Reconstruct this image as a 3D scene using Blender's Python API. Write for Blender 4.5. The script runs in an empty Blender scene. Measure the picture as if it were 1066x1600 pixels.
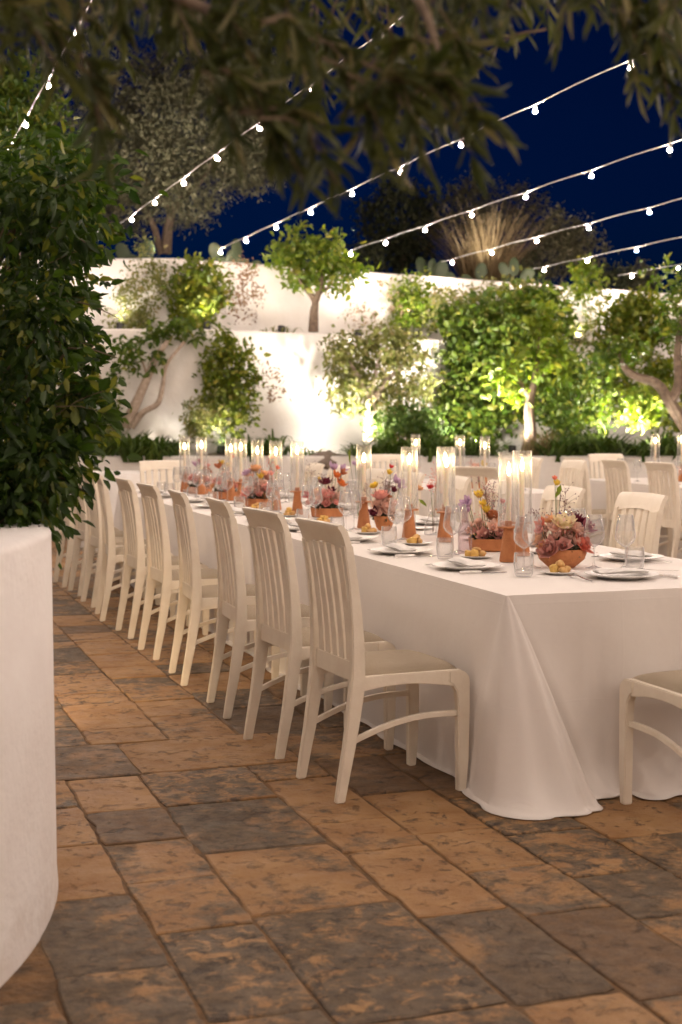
import bpy, bmesh, math, random
import numpy as np
from mathutils import Vector, Matrix

R_ = math.radians
rng = np.random.default_rng(7)
random.seed(7)
SC = bpy.context.scene
COL = SC.collection

# ------------------------------------------------------------------ camera
TH = R_(18.8)
SN, CS = math.sin(TH), math.cos(TH)
CAMZ = 1.40
cam = bpy.data.cameras.new('camera')
cam.sensor_fit = 'VERTICAL'; cam.sensor_height = 36; cam.sensor_width = 24
cam.lens = 50; cam.clip_start = 0.05; cam.clip_end = 600
cam.dof.use_dof = True; cam.dof.focus_distance = 6.1; cam.dof.aperture_fstop = 3.3
co = bpy.data.objects.new('camera', cam); COL.objects.link(co)
co.location = (0, 0, CAMZ); co.rotation_euler = (R_(90 - 3.66), 0, -TH)
SC.camera = co

# ------------------------------------------------------------------ world, exposure
world = bpy.data.worlds.new('World'); SC.world = world; world.use_nodes = True
wn = world.node_tree.nodes; wl = world.node_tree.links
sky = wn.new('ShaderNodeTexSky'); sky.sky_type = 'NISHITA'; sky.sun_disc = False
sky.sun_elevation = R_(-3.0); sky.sun_rotation = R_(0)
sky.altitude = 0; sky.air_density = 1.0; sky.dust_density = 0.2; sky.ozone_density = 9
tint = wn.new('ShaderNodeMix'); tint.data_type = 'RGBA'; tint.blend_type = 'MULTIPLY'; tint.inputs[0].default_value = 1
tint.inputs[7].default_value = (0.05, 1.3, 0.74, 1)          # night camera white balance: the dusk sky reads as navy
wl.new(sky.outputs[0], tint.inputs[6]); wl.new(tint.outputs[2], wn['Background'].inputs[0])
wn['Background'].inputs[1].default_value = 0.25
vs = SC.view_settings
SC.display_settings.display_device = 'sRGB'
vs.view_transform = 'Standard'; vs.look = 'None'; vs.gamma = 1; vs.use_curve_mapping = False
vs.exposure = 0.12
cy = SC.cycles
cy.use_denoising = True
cy.caustics_reflective = False; cy.caustics_refractive = False
cy.sample_clamp_indirect = 4; cy.sample_clamp_direct = 0
cy.max_bounces = 8; cy.transparent_max_bounces = 32; cy.diffuse_bounces = 4
cy.glossy_bounces = 3; cy.transmission_bounces = 6
try: cy.use_light_tree = True
except Exception: pass

BULB = 2650.0          # radiance of a bulb
BULB_COL = (1.0, 0.80, 0.68)
UP_COL = (1.0, 0.90, 0.76)

def at(d, l): return (d*SN + l*CS, d*CS - l*SN)
def pl(px, d): return at(d, (px-533)/2222*d)
def pz(py, d): return CAMZ + (658-py)*d/2222

# ------------------------------------------------------------------ materials
MATS = {}
def nodes_of(m):
    m.use_nodes = True
    return m.node_tree.nodes, m.node_tree.links, m.node_tree.nodes['Principled BSDF']
def mat(name, col, rough=0.6, var=0.0, scale=8.0, bump=0.0, bscale=60.0, metal=0.0, col2=None, spec=0.5,
        sheen=0.0, rand=0.0, coat=0.0):
    if name in MATS: return MATS[name]
    m = bpy.data.materials.new(name); n, l, b = nodes_of(m)
    b.inputs['Base Color'].default_value = (*col, 1); b.inputs['Roughness'].default_value = rough
    b.inputs['Metallic'].default_value = metal; b.inputs['Specular IOR Level'].default_value = spec
    if sheen: b.inputs['Sheen Weight'].default_value = sheen
    if coat: b.inputs['Coat Weight'].default_value = coat
    tc = n.new('ShaderNodeTexCoord')
    out = None
    if var or col2:
        nz = n.new('ShaderNodeTexNoise'); nz.inputs['Scale'].default_value = scale
        nz.inputs['Detail'].default_value = 6; nz.inputs['Roughness'].default_value = 0.6
        l.new(tc.outputs['Object'], nz.inputs['Vector'])
        mr = n.new('ShaderNodeMapRange'); mr.inputs[1].default_value = 0.35; mr.inputs[2].default_value = 0.68
        l.new(nz.outputs[0], mr.inputs[0])
        mx = n.new('ShaderNodeMix'); mx.data_type = 'RGBA'
        c2 = col2 if col2 else tuple(c*(1-var) for c in col)
        mx.inputs[6].default_value = (*col, 1); mx.inputs[7].default_value = (*c2, 1)
        l.new(mr.outputs[0], mx.inputs[0]); out = mx.outputs[2]
    if rand:
        oi = n.new('ShaderNodeObjectInfo')
        hs = n.new('ShaderNodeHueSaturation')
        m2 = n.new('ShaderNodeMapRange'); m2.inputs[3].default_value = 1-rand; m2.inputs[4].default_value = 1+rand
        l.new(oi.outputs['Random'], m2.inputs[0]); l.new(m2.outputs[0], hs.inputs['Value'])
        if out: l.new(out, hs.inputs['Color'])
        else: hs.inputs['Color'].default_value = (*col, 1)
        out = hs.outputs[0]
    if out: l.new(out, b.inputs['Base Color'])
    if bump:
        nb = n.new('ShaderNodeTexNoise'); nb.inputs['Scale'].default_value = bscale; nb.inputs['Detail'].default_value = 5
        l.new(tc.outputs['Object'], nb.inputs['Vector'])
        bp = n.new('ShaderNodeBump'); bp.inputs['Strength'].default_value = bump; bp.inputs['Distance'].default_value = 0.01
        l.new(nb.outputs[0], bp.inputs['Height']); l.new(bp.outputs[0], b.inputs['Normal'])
    MATS[name] = m
    return m

def leaf_mat(name, c1, c2, c3=None, rough=0.5, trans=0.35):
    """foliage: hue varies from leaf to leaf, light passes through the blades"""
    if name in MATS: return MATS[name]
    m = bpy.data.materials.new(name); n, l, b = nodes_of(m)
    g = n.new('ShaderNodeNewGeometry')
    cr = n.new('ShaderNodeValToRGB'); e = cr.color_ramp.elements
    e[0].color = (*c1, 1); e[1].color = (*c2, 1); e[0].position = 0.1; e[1].position = 0.85
    if c3:
        k = e.new(0.97); k.color = (*c3, 1)
    l.new(g.outputs['Random Per Island'], cr.inputs[0])
    l.new(cr.outputs[0], b.inputs['Base Color']); b.inputs['Roughness'].default_value = rough
    b.inputs['Specular IOR Level'].default_value = 0.35
    tr = n.new('ShaderNodeBsdfTranslucent')
    br = n.new('ShaderNodeHueSaturation'); br.inputs['Value'].default_value = 1.5; br.inputs['Saturation'].default_value = 1.1
    l.new(cr.outputs[0], br.inputs['Color']); l.new(br.outputs[0], tr.inputs['Color'])
    ms = n.new('ShaderNodeMixShader'); ms.inputs[0].default_value = trans
    l.new(b.outputs[0], ms.inputs[1]); l.new(tr.outputs[0], ms.inputs[2])
    l.new(ms.outputs[0], n['Material Output'].inputs[0])
    MATS[name] = m
    return m

def emit_mat(name, col, st):
    if name in MATS: return MATS[name]
    m = bpy.data.materials.new(name); n, l, b = nodes_of(m)
    b.inputs['Base Color'].default_value = (*col, 1)
    b.inputs['Emission Color'].default_value = (*col, 1); b.inputs['Emission Strength'].default_value = st
    MATS[name] = m
    return m

def glass_mat(name, tint=(1, 1, 1), edge=1.0, base=0.10):
    """thin-walled blown glass: clear through the middle, mirror-like towards its edges"""
    if name in MATS: return MATS[name]
    m = bpy.data.materials.new(name); n, l, b = nodes_of(m); n.remove(b)
    tr = n.new('ShaderNodeBsdfTransparent'); tr.inputs[0].default_value = (*[0.985*t for t in tint], 1)
    gl = n.new('ShaderNodeBsdfGlossy'); gl.inputs['Roughness'].default_value = 0.03
    gl.inputs[0].default_value = (0.95, 0.95, 0.95, 1)
    lw = n.new('ShaderNodeLayerWeight'); lw.inputs[0].default_value = 0.5
    pw = n.new('ShaderNodeMath'); pw.operation = 'POWER'; pw.inputs[1].default_value = 1.9
    l.new(lw.outputs['Facing'], pw.inputs[0])
    mr = n.new('ShaderNodeMapRange'); mr.inputs[3].default_value = base; mr.inputs[4].default_value = edge
    l.new(pw.outputs[0], mr.inputs[0])
    ms = n.new('ShaderNodeMixShader'); l.new(mr.outputs[0], ms.inputs[0])
    # white diffuse mixed in towards the edges, painting the bright edge reflections
    df = n.new('ShaderNodeBsdfTranslucent'); df.inputs[0].default_value = (0.85, 0.85, 0.85, 1)
    dd = n.new('ShaderNodeBsdfDiffuse'); dd.inputs[0].default_value = (0.8, 0.8, 0.8, 1)
    e1 = n.new('ShaderNodeMixShader'); e1.inputs[0].default_value = 0.5; l.new(df.outputs[0], e1.inputs[1]); l.new(dd.outputs[0], e1.inputs[2])
    e2 = n.new('ShaderNodeMixShader'); e2.inputs[0].default_value = 0.5; l.new(gl.outputs[0], e2.inputs[1]); l.new(e1.outputs[0], e2.inputs[2])
    l.new(tr.outputs[0], ms.inputs[1]); l.new(e2.outputs[0], ms.inputs[2])
    l.new(ms.outputs[0], n['Material Output'].inputs[0])
    MATS[name] = m
    return m

def cloth_mat(name, col, ws=900.0, b=0.25, rough=0.92, sh=0.15):
    if name in MATS: return MATS[name]
    m = bpy.data.materials.new(name); n, l, p = nodes_of(m)
    p.inputs['Roughness'].default_value = rough; p.inputs['Sheen Weight'].default_value = sh
    p.inputs['Specular IOR Level'].default_value = 0.2
    tc = n.new('ShaderNodeTexCoord')
    sx = n.new('ShaderNodeTexWave'); sx.wave_type = 'BANDS'; sx.bands_direction = 'Z'; sx.inputs['Scale'].default_value = ws/6
    sy = n.new('ShaderNodeTexWave'); sy.wave_type = 'BANDS'; sy.bands_direction = 'DIAGONAL'; sy.inputs['Scale'].default_value = ws/6
    for s in (sx, sy):
        s.inputs['Distortion'].default_value = 1.5; s.inputs['Detail'].default_value = 2
        l.new(tc.outputs['Object'], s.inputs['Vector'])
    ad = n.new('ShaderNodeMath'); ad.operation = 'ADD'; l.new(sx.outputs['Fac'], ad.inputs[0]); l.new(sy.outputs['Fac'], ad.inputs[1])
    nz = n.new('ShaderNodeTexNoise'); nz.inputs['Scale'].default_value = 3.2; nz.inputs['Detail'].default_value = 4
    l.new(tc.outputs['Object'], nz.inputs['Vector'])
    mx = n.new('ShaderNodeMix'); mx.data_type = 'RGBA'
    mx.inputs[6].default_value = (*[c*0.93 for c in col], 1); mx.inputs[7].default_value = (*col, 1)
    m1 = n.new('ShaderNodeMath'); m1.operation = 'MULTIPLY'; m1.inputs[1].default_value = 0.25; l.new(ad.outputs[0], m1.inputs[0])
    l.new(m1.outputs[0], mx.inputs[0]); l.new(mx.outputs[2], p.inputs['Base Color'])
    b1 = n.new('ShaderNodeBump'); b1.inputs['Strength'].default_value = b; b1.inputs['Distance'].default_value = 0.002
    l.new(ad.outputs[0], b1.inputs['Height'])
    b2 = n.new('ShaderNodeBump'); b2.inputs['Strength'].default_value = 0.5; b2.inputs['Distance'].default_value = 0.02
    l.new(nz.outputs[0], b2.inputs['Height']); l.new(b1.outputs[0], b2.inputs['Normal'])
    sp = n.new('ShaderNodeSeparateXYZ'); l.new(tc.outputs['Object'], sp.inputs[0])
    xy = n.new('ShaderNodeMath'); l.new(sp.outputs[0], xy.inputs[0]); l.new(sp.outputs[1], xy.inputs[1])
    cb = n.new('ShaderNodeCombineXYZ'); l.new(xy.outputs[0], cb.inputs[0]); l.new(sp.outputs[2], cb.inputs[1])
    bk = n.new('ShaderNodeTexBrick'); bk.offset = 0.0; bk.inputs['Scale'].default_value = 1.0; bk.inputs['Brick Width'].default_value = 0.56; bk.inputs['Row Height'].default_value = 0.37
    bk.inputs['Mortar Size'].default_value = 0.006; bk.inputs['Mortar Smooth'].default_value = 1.0; l.new(cb.outputs[0], bk.inputs['Vector'])
    b3 = n.new('ShaderNodeBump'); b3.inputs['Strength'].default_value = 0.07; b3.inputs['Distance'].default_value = 0.004
    l.new(bk.outputs['Fac'], b3.inputs['Height']); l.new(b2.outputs[0], b3.inputs['Normal']); l.new(b3.outputs[0], p.inputs['Normal'])
    MATS[name] = m
    return m

def stone_mat():
    m = bpy.data.materials.new('worn_limestone'); n, l, p = nodes_of(m)
    tc = n.new('ShaderNodeTexCoord'); oi = n.new('ShaderNodeObjectInfo')
    geo = n.new('ShaderNodeNewGeometry')
    # every slab gets its own piece of the pattern
    cmb = n.new('ShaderNodeCombineXYZ')
    ml = n.new('ShaderNodeMath'); ml.operation = 'MULTIPLY'; ml.inputs[1].default_value = 37.0
    l.new(oi.outputs['Random'], ml.inputs[0]); l.new(ml.outputs[0], cmb.inputs[2])
    va = n.new('ShaderNodeVectorMath'); va.operation = 'ADD'
    l.new(geo.outputs['Position'], va.inputs[0]); l.new(cmb.outputs[0], va.inputs[1])
    def noise(scale, det, rough=0.6, dist=0.0):
        q = n.new('ShaderNodeTexNoise'); q.inputs['Scale'].default_value = scale; q.inputs['Detail'].default_value = det
        q.inputs['Roughness'].default_value = rough; q.inputs['Distortion'].default_value = dist
        l.new(va.outputs[0], q.inputs['Vector']); return q.outputs[0]
    def ramp(inp, lo, hi, a=0.0, b=1.0):
        q = n.new('ShaderNodeMapRange'); q.inputs[1].default_value = lo; q.inputs[2].default_value = hi
        q.inputs[3].default_value = a; q.inputs[4].default_value = b; l.new(inp, q.inputs[0]); return q.outputs[0]
    def mix(f, a, b):
        q = n.new('ShaderNodeMix'); q.data_type = 'RGBA'
        for k, v in ((6, a), (7, b)):
            if isinstance(v, tuple): q.inputs[k].default_value = (*v, 1)
            else: l.new(v, q.inputs[k])
        l.new(f, q.inputs[0]); return q.outputs[2]
    def math_(op, a, b):
        q = n.new('ShaderNodeMath'); q.operation = op
        for k, v in ((0, a), (1, b)):
            if isinstance(v, float): q.inputs[k].default_value = v
            else: l.new(v, q.inputs[k])
        q.use_clamp = True
        return q.outputs[0]
    sand = mix(ramp(noise(5, 5), 0.35, 0.7), (0.38, 0.215, 0.086), (0.265, 0.128, 0.041))
    # grey crust: how much of a slab it covers differs from slab to slab
    rn3 = n.new('ShaderNodeTexWhiteNoise'); rn3.noise_dimensions = '1D'; l.new(math_('ADD', math_('MULTIPLY', oi.outputs['Random'], 0.7), 0.13), rn3.inputs['W'])
    cmx = n.new('ShaderNodeMix'); l.new(rn3.outputs['Value'], cmx.inputs[0]); l.new(noise(4.0, 12, 0.70, 0.3), cmx.inputs[2]); l.new(noise(13.0, 12, 0.74, 0.5), cmx.inputs[3]); crust = cmx.outputs[0]
    frac = math_('FRACT', math_('MULTIPLY', oi.outputs['Random'], 1.0), 1.0)
    rnd = n.new('ShaderNodeTexWhiteNoise'); rnd.noise_dimensions = '1D'; l.new(oi.outputs['Random'], rnd.inputs['W'])
    thr = ramp(rnd.outputs['Value'], 0.0, 1.0, -0.105, 0.085)
    cf = ramp(math_('ADD', crust, thr), 0.465, 0.555)
    grey = mix(ramp(noise(22, 6, 0.7), 0.35, 0.7), (0.145, 0.097, 0.052), (0.048, 0.031, 0.016))
    c = mix(cf, sand, grey)
    rn2 = n.new('ShaderNodeTexWhiteNoise'); rn2.noise_dimensions = '1D'
    l.new(math_('ADD', math_('MULTIPLY', oi.outputs['Random'], 0.5), 0.31), rn2.inputs['W'])
    brown = math_('MULTIPLY', ramp(rn2.outputs['Value'], 0.86, 0.9), ramp(noise(3.0, 6), 0.32, 0.55, 0.45, 0.95))
    c = mix(brown, c, mix(ramp(noise(26, 7, 0.75), 0.35, 0.68), (0.165, 0.090, 0.036), (0.075, 0.042, 0.019)))
    pits = ramp(noise(15, 9, 0.75, 0.5), 0.56, 0.63)
    c = mix(math_('MULTIPLY', pits, ramp(rn3.outputs['Value'], 0.0, 1.0, 0.35, 0.95)), c, (0.045, 0.030, 0.019))
    fl = ramp(noise(60, 4, 0.7), 0.58, 0.75)
    c = mix(math_('MULTIPLY', fl, 0.35), c, (0.27, 0.19, 0.11))
    l.new(c, p.inputs['Base Color'])
    p.inputs['Roughness'].default_value = 0.62
    l.new(ramp(noise(9, 4), 0.3, 0.7, 0.48, 0.78), p.inputs['Roughness'])
    b1 = n.new('ShaderNodeBump'); b1.inputs['Strength'].default_value = 0.9; b1.inputs['Distance'].default_value = 0.014
    hh = math_('SUBTRACT', math_('MULTIPLY', noise(16, 12, 0.78), 1.0), math_('MULTIPLY', pits, 0.35))
    l.new(hh, b1.inputs['Height']); l.new(b1.outputs[0], p.inputs['Normal'])
    MATS['stone'] = m
    return m

M_PLASTER = mat('white_plaster', (0.80, 0.775, 0.75), 0.85, col2=(0.74, 0.70, 0.67), scale=2.2, bump=0.35, bscale=35)
def stain_and_bounce(m):
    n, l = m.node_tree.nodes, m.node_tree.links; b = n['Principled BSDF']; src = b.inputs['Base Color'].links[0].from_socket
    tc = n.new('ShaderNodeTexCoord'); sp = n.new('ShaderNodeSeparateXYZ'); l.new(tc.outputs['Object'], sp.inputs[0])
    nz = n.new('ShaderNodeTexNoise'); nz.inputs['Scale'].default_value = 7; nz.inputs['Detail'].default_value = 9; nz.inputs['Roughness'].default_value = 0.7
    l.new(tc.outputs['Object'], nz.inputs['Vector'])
    lo = n.new('ShaderNodeMapRange'); lo.inputs[1].default_value = 0.0; lo.inputs[2].default_value = 0.22; lo.inputs[3].default_value = 0.30; lo.inputs[4].default_value = 0.0; l.new(sp.outputs[2], lo.inputs[0])  # orange-brown towards the base: floor bounce painted in along with the dirt
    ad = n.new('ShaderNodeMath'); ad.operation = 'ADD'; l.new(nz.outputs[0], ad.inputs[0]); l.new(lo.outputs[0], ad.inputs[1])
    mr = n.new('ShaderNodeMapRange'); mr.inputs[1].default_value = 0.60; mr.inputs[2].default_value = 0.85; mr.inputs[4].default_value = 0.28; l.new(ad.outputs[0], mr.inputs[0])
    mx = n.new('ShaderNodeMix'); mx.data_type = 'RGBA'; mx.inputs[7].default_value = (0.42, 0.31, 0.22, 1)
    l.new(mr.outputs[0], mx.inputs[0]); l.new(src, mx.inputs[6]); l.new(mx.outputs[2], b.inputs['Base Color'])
stain_and_bounce(M_PLASTER)
M_WALLP = mat('garden_wall_limewash', (0.80, 0.775, 0.74), 0.9, col2=(0.68, 0.64, 0.58), scale=1.6, bump=0.5, bscale=18)
M_CHAIR = mat('cream_painted_wood', (0.80, 0.73, 0.61), 0.42, col2=(0.74, 0.66, 0.54), scale=14, bump=0.08, bscale=90, rand=0.04)
M_SEAT = cloth_mat('beige_linen', (0.47, 0.385, 0.275), 1500, 0.6)
M_CLOTH = cloth_mat('white_tablecloth', (0.80, 0.755, 0.71), 2400, 0.12)
M_NAPKIN = cloth_mat('white_napkin', (0.80, 0.775, 0.74), 2400, 0.2)
M_TERRA = mat('terracotta', (0.50, 0.20, 0.075), 0.72, col2=(0.40, 0.145, 0.05), scale=22, bump=0.3, bscale=120)
M_WAX = mat('ivory_wax', (0.85, 0.74, 0.58), 0.4)
MATS['ivory_wax'].node_tree.nodes['Principled BSDF'].inputs['Subsurface Weight'].default_value = 0.35
MATS['ivory_wax'].node_tree.nodes['Principled BSDF'].inputs['Subsurface Radius'].default_value = (0.03, 0.015, 0.006)
M_FLAME = emit_mat('flame', (1.0, 0.70, 0.34), 170.0)
M_BULB = emit_mat('lit_bulb', BULB_COL, BULB)
M_LENS = emit_mat('lamp_lens', UP_COL, 60.0)
M_GLASS = glass_mat('clear_glass')
M_CHIM = glass_mat('chimney_glass', edge=1.0, base=0.08)
M_PINKGLASS = glass_mat('smoked_glass', (0.88, 0.80, 0.83), 0.6, 0.06)
M_PORC = mat('white_porcelain', (0.80, 0.78, 0.75), 0.38, spec=0.3)
M_STEEL = mat('polished_steel', (0.72, 0.70, 0.68), 0.16, metal=1.0)
M_PEARL = mat('pearl_handle', (0.80, 0.76, 0.72), 0.3, col2=(0.62, 0.58, 0.55), scale=60)
M_BREAD = mat('bread', (0.66, 0.42, 0.17), 0.8, col2=(0.52, 0.27, 0.08), scale=40, bump=0.5, bscale=90, rand=0.12)
M_FOCAC = mat('focaccia', (0.70, 0.46, 0.13), 0.7, col2=(0.60, 0.33, 0.07), scale=50, bump=0.5, bscale=90, rand=0.1)
M_CORD = mat('white_cable', (0.72, 0.70, 0.68), 0.5)
M_SOCKET = mat('bulb_socket', (0.55, 0.52, 0.50), 0.5)
M_BARK = mat('bark', (0.20, 0.145, 0.10), 0.9, col2=(0.10, 0.07, 0.05), scale=18, bump=1.0, bscale=40)
M_BARKP = mat('pale_bark', (0.42, 0.34, 0.27), 0.9, col2=(0.24, 0.18, 0.13), scale=18, bump=1.0, bscale=40)
M_TWIG = mat('twig', (0.13, 0.09, 0.055), 0.9)
M_SOIL = mat('soil', (0.075, 0.05, 0.032), 0.95, col2=(0.04, 0.028, 0.02), scale=9, bump=1.0, bscale=25)
M_MORTAR = mat('earth_joint', (0.20, 0.11, 0.045), 0.95, col2=(0.06, 0.036, 0.018), scale=9, bump=1.0, bscale=40)
M_ROCK = mat('field_rock', (0.24, 0.19, 0.15), 0.9, col2=(0.14, 0.11, 0.09), scale=7, bump=1.0, bscale=25)
M_METAL = mat('dark_metal', (0.05, 0.05, 0.05), 0.45, metal=0.8)
M_STEM = mat('green_stem', (0.10, 0.14, 0.04), 0.6)
M_STEMB = mat('brown_stem', (0.16, 0.09, 0.06), 0.7)
M_STONE = stone_mat()
L_CIT = leaf_mat('citrus_leaves', (0.014, 0.034, 0.006), (0.045, 0.082, 0.011), (0.17, 0.18, 0.03), 0.5, 0.42)
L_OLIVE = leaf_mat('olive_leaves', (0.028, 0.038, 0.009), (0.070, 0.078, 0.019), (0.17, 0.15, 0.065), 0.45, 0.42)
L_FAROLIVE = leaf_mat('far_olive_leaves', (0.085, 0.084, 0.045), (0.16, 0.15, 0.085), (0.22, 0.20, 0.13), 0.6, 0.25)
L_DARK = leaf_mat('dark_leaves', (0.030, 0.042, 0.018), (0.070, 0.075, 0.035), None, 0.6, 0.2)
L_IVY = leaf_mat('climber_leaves', (0.072, 0.112, 0.010), (0.155, 0.180, 0.018), (0.25, 0.23, 0.04), 0.45, 0.35)
L_IVYD = leaf_mat('deep_climber_leaves', (0.040, 0.080, 0.009), (0.098, 0.138, 0.014), (0.18, 0.18, 0.03), 0.45, 0.3)
L_PALE = leaf_mat('pale_leaves', (0.12, 0.145, 0.035), (0.23, 0.225, 0.075), (0.32, 0.27, 0.13), 0.5, 0.4)
L_YEL = leaf_mat('yellow_green_leaves', (0.085, 0.145, 0.014), (0.175, 0.225, 0.028), (0.28, 0.28, 0.05), 0.4, 0.4)
L_FERN = leaf_mat('fern_fronds', (0.040, 0.085, 0.014), (0.095, 0.145, 0.026), None, 0.5, 0.3)
L_DRY = leaf_mat('dry_twigs', (0.19, 0.13, 0.075), (0.32, 0.22, 0.13), None, 0.8, 0.2)
L_GRASS = leaf_mat('dry_grass', (0.20, 0.145, 0.070), (0.34, 0.25, 0.14), None, 0.8, 0.3)
L_CACT = mat('cactus_skin', (0.042, 0.066, 0.028), 0.6, col2=(0.062, 0.080, 0.036), scale=6, bump=0.3, bscale=40)

# ------------------------------------------------------------------ object helpers
def mk(name, verts, faces, m, smooth=False, angle=None):
    me = bpy.data.meshes.new(name)
    if isinstance(verts, np.ndarray) and isinstance(faces, np.ndarray):
        k = faces.shape[1]
        me.vertices.add(len(verts)); me.vertices.foreach_set('co', verts.astype(np.float32).ravel())
        me.loops.add(faces.size); me.loops.foreach_set('vertex_index', faces.astype(np.int32).ravel())
        me.polygons.add(len(faces)); me.polygons.foreach_set('loop_start', np.arange(0, faces.size, k, dtype=np.int32))
        me.update(calc_edges=True)
    else:
        me.from_pydata([tuple(v) for v in verts], [], [tuple(f) for f in faces]); me.update()
    if m: me.materials.append(m)
    if smooth: me.polygons.foreach_set('use_smooth', np.ones(len(me.polygons), bool))
    if angle: me.set_sharp_from_angle(angle=R_(angle))
    return me
def ob(name, data, parent=None, loc=(0, 0, 0), rot=(0, 0, 0), scale=(1, 1, 1)):
    o = bpy.data.objects.new(name, data); COL.objects.link(o)
    o.location = loc; o.rotation_euler = rot; o.scale = scale
    if parent: o.parent = parent
    return o
def tag(o, label=None, cat=None, group=None, kind=None):
    if label: o['label'] = label
    if cat: o['category'] = cat
    if group: o['group'] = group
    if kind: o['kind'] = kind
    return o
def thing(name, label, cat, loc=(0, 0, 0), rz=0.0, group=None):
    return tag(ob(name, None, None, loc, (0, 0, rz)), label, cat, group)

class MB:
    def __init__(s): s.v = []; s.f = []
    def add(s, v, f):
        k = len(s.v); s.v += [tuple(p) for p in v]; s.f += [tuple(i+k for i in q) for q in f]; return s
    def box(s, c, d):
        x, y, z = c; a, b, e = d[0]/2, d[1]/2, d[2]/2
        v = [(x+i*a, y+j*b, z+k*e) for k in (-1, 1) for j in (-1, 1) for i in (-1, 1)]
        return s.add(v, [(0, 2, 3, 1), (4, 5, 7, 6), (0, 1, 5, 4), (2, 6, 7, 3), (0, 4, 6, 2), (1, 3, 7, 5)])
    def lathe(s, prof, seg=24, c=(0, 0, 0), close=False):
        v = []; f = []
        for r, z in prof:
            for k in range(seg):
                a = 2*math.pi*k/seg; v.append((c[0]+r*math.cos(a), c[1]+r*math.sin(a), c[2]+z))
        m = len(prof)
        for i in range(m-1):
            for k in range(seg):
                k2 = (k+1) % seg; f.append((i*seg+k, i*seg+k2, (i+1)*seg+k2, (i+1)*seg+k))
        if close:
            f.append(tuple(range(seg))[::-1]); f.append(tuple((m-1)*seg+k for k in range(seg)))
        return s.add(v, f)
    def tube(s, pts, rad, seg=6, cap=True):
        pts = [Vector(p) for p in pts]; v = []; f = []
        nrm = None
        for i, p in enumerate(pts):
            t = (pts[min(i+1, len(pts)-1)] - pts[max(i-1, 0)])
            t = t.normalized() if t.length > 1e-9 else Vector((0, 0, 1))
            if nrm is None:
                nrm = t.orthogonal().normalized()
            nrm = (nrm - t*nrm.dot(t))
            nrm = nrm.normalized() if nrm.length > 1e-6 else t.orthogonal().normalized()
            bn = t.cross(nrm); r = rad[i] if isinstance(rad, (list, tuple)) else rad
            for k in range(seg):
                a = 2*math.pi*k/seg; v.append(p + (nrm*math.cos(a) + bn*math.sin(a))*r)
        for i in range(len(pts)-1):
            for k in range(seg):
                k2 = (k+1) % seg; f.append((i*seg+k, i*seg+k2, (i+1)*seg+k2, (i+1)*seg+k))
        if cap:
            f.append(tuple(range(seg))[::-1]); f.append(tuple((len(pts)-1)*seg+k for k in range(seg)))
        return s.add(v, f)
    def poly_y(s, poly, y0, y1, shear=0.0):
        """an outline in x,z pushed through from y0 to y1 (y shifts with x by shear)"""
        n = len(poly)
        v = [(x, y0+shear*x, z) for x, z in poly] + [(x, y1+shear*x, z) for x, z in poly]
        f = [tuple(range(n)), tuple(range(2*n-1, n-1, -1))] + [((i+1) % n, i, n+i, n+(i+1) % n) for i in range(n)]
        return s.add(v, f)
    def ellip(s, c, r, su=8, sv=5, rot=None):
        v = [Vector((0, 0, -1))]; f = []
        for i in range(1, sv):
            b = -math.pi/2 + math.pi*i/sv
            for k in range(su):
                a = 2*math.pi*k/su; v.append(Vector((math.cos(b)*math.cos(a), math.cos(b)*math.sin(a), math.sin(b))))
        v.append(Vector((0, 0, 1)))
        for k in range(su): f.append((0, 1+(k+1) % su, 1+k))
        for i in range(sv-2):
            for k in range(su):
                k2 = (k+1) % su; q = 1+i*su; f.append((q+k, q+k2, q+su+k2, q+su+k))
        q = 1+(sv-2)*su
        for k in range(su): f.append((q+k, q+(k+1) % su, len(v)-1))
        v = [Vector((p.x*r[0], p.y*r[1], p.z*r[2])) for p in v]
        if rot: v = [rot @ p for p in v]
        return s.add([p+Vector(c) for p in v], f)
    def mesh(s, name, m, smooth=True, angle=35, bevel=0.0, seg=2):
        me = mk(name, s.v, s.f, m)
        bm = bmesh.new(); bm.from_mesh(me)
        bmesh.ops.recalc_face_normals(bm, faces=bm.faces)
        if bevel:
            es = [e for e in bm.edges if len(e.link_faces) == 2 and e.calc_face_angle(0) > R_(40)]
            bmesh.ops.bevel(bm, geom=es, offset=bevel, segments=seg, affect='EDGES', clamp_overlap=True)
        bm.to_mesh(me); bm.free()
        if smooth:
            me.polygons.foreach_set('use_smooth', np.ones(len(me.polygons), bool))
            me.set_sharp_from_angle(angle=R_(angle))
        return me

def lerp(a, b, t): return a+(b-a)*t
def interp(pts, n):
    """Catmull-Rom through the points, n steps a span"""
    P = [np.array(p, float) for p in pts]; P = [2*P[0]-P[1]] + P + [2*P[-1]-P[-2]]
    out = []
    for i in range(1, len(P)-2):
        for k in range(n):
            t = k/n; a, b, c, d = P[i-1], P[i], P[i+1], P[i+2]
            out.append(0.5*((2*b)+(c-a)*t+(2*a-5*b+4*c-d)*t*t+(3*b-a-3*c+d)*t**3))
    out.append(P[-2])
    return out

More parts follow.
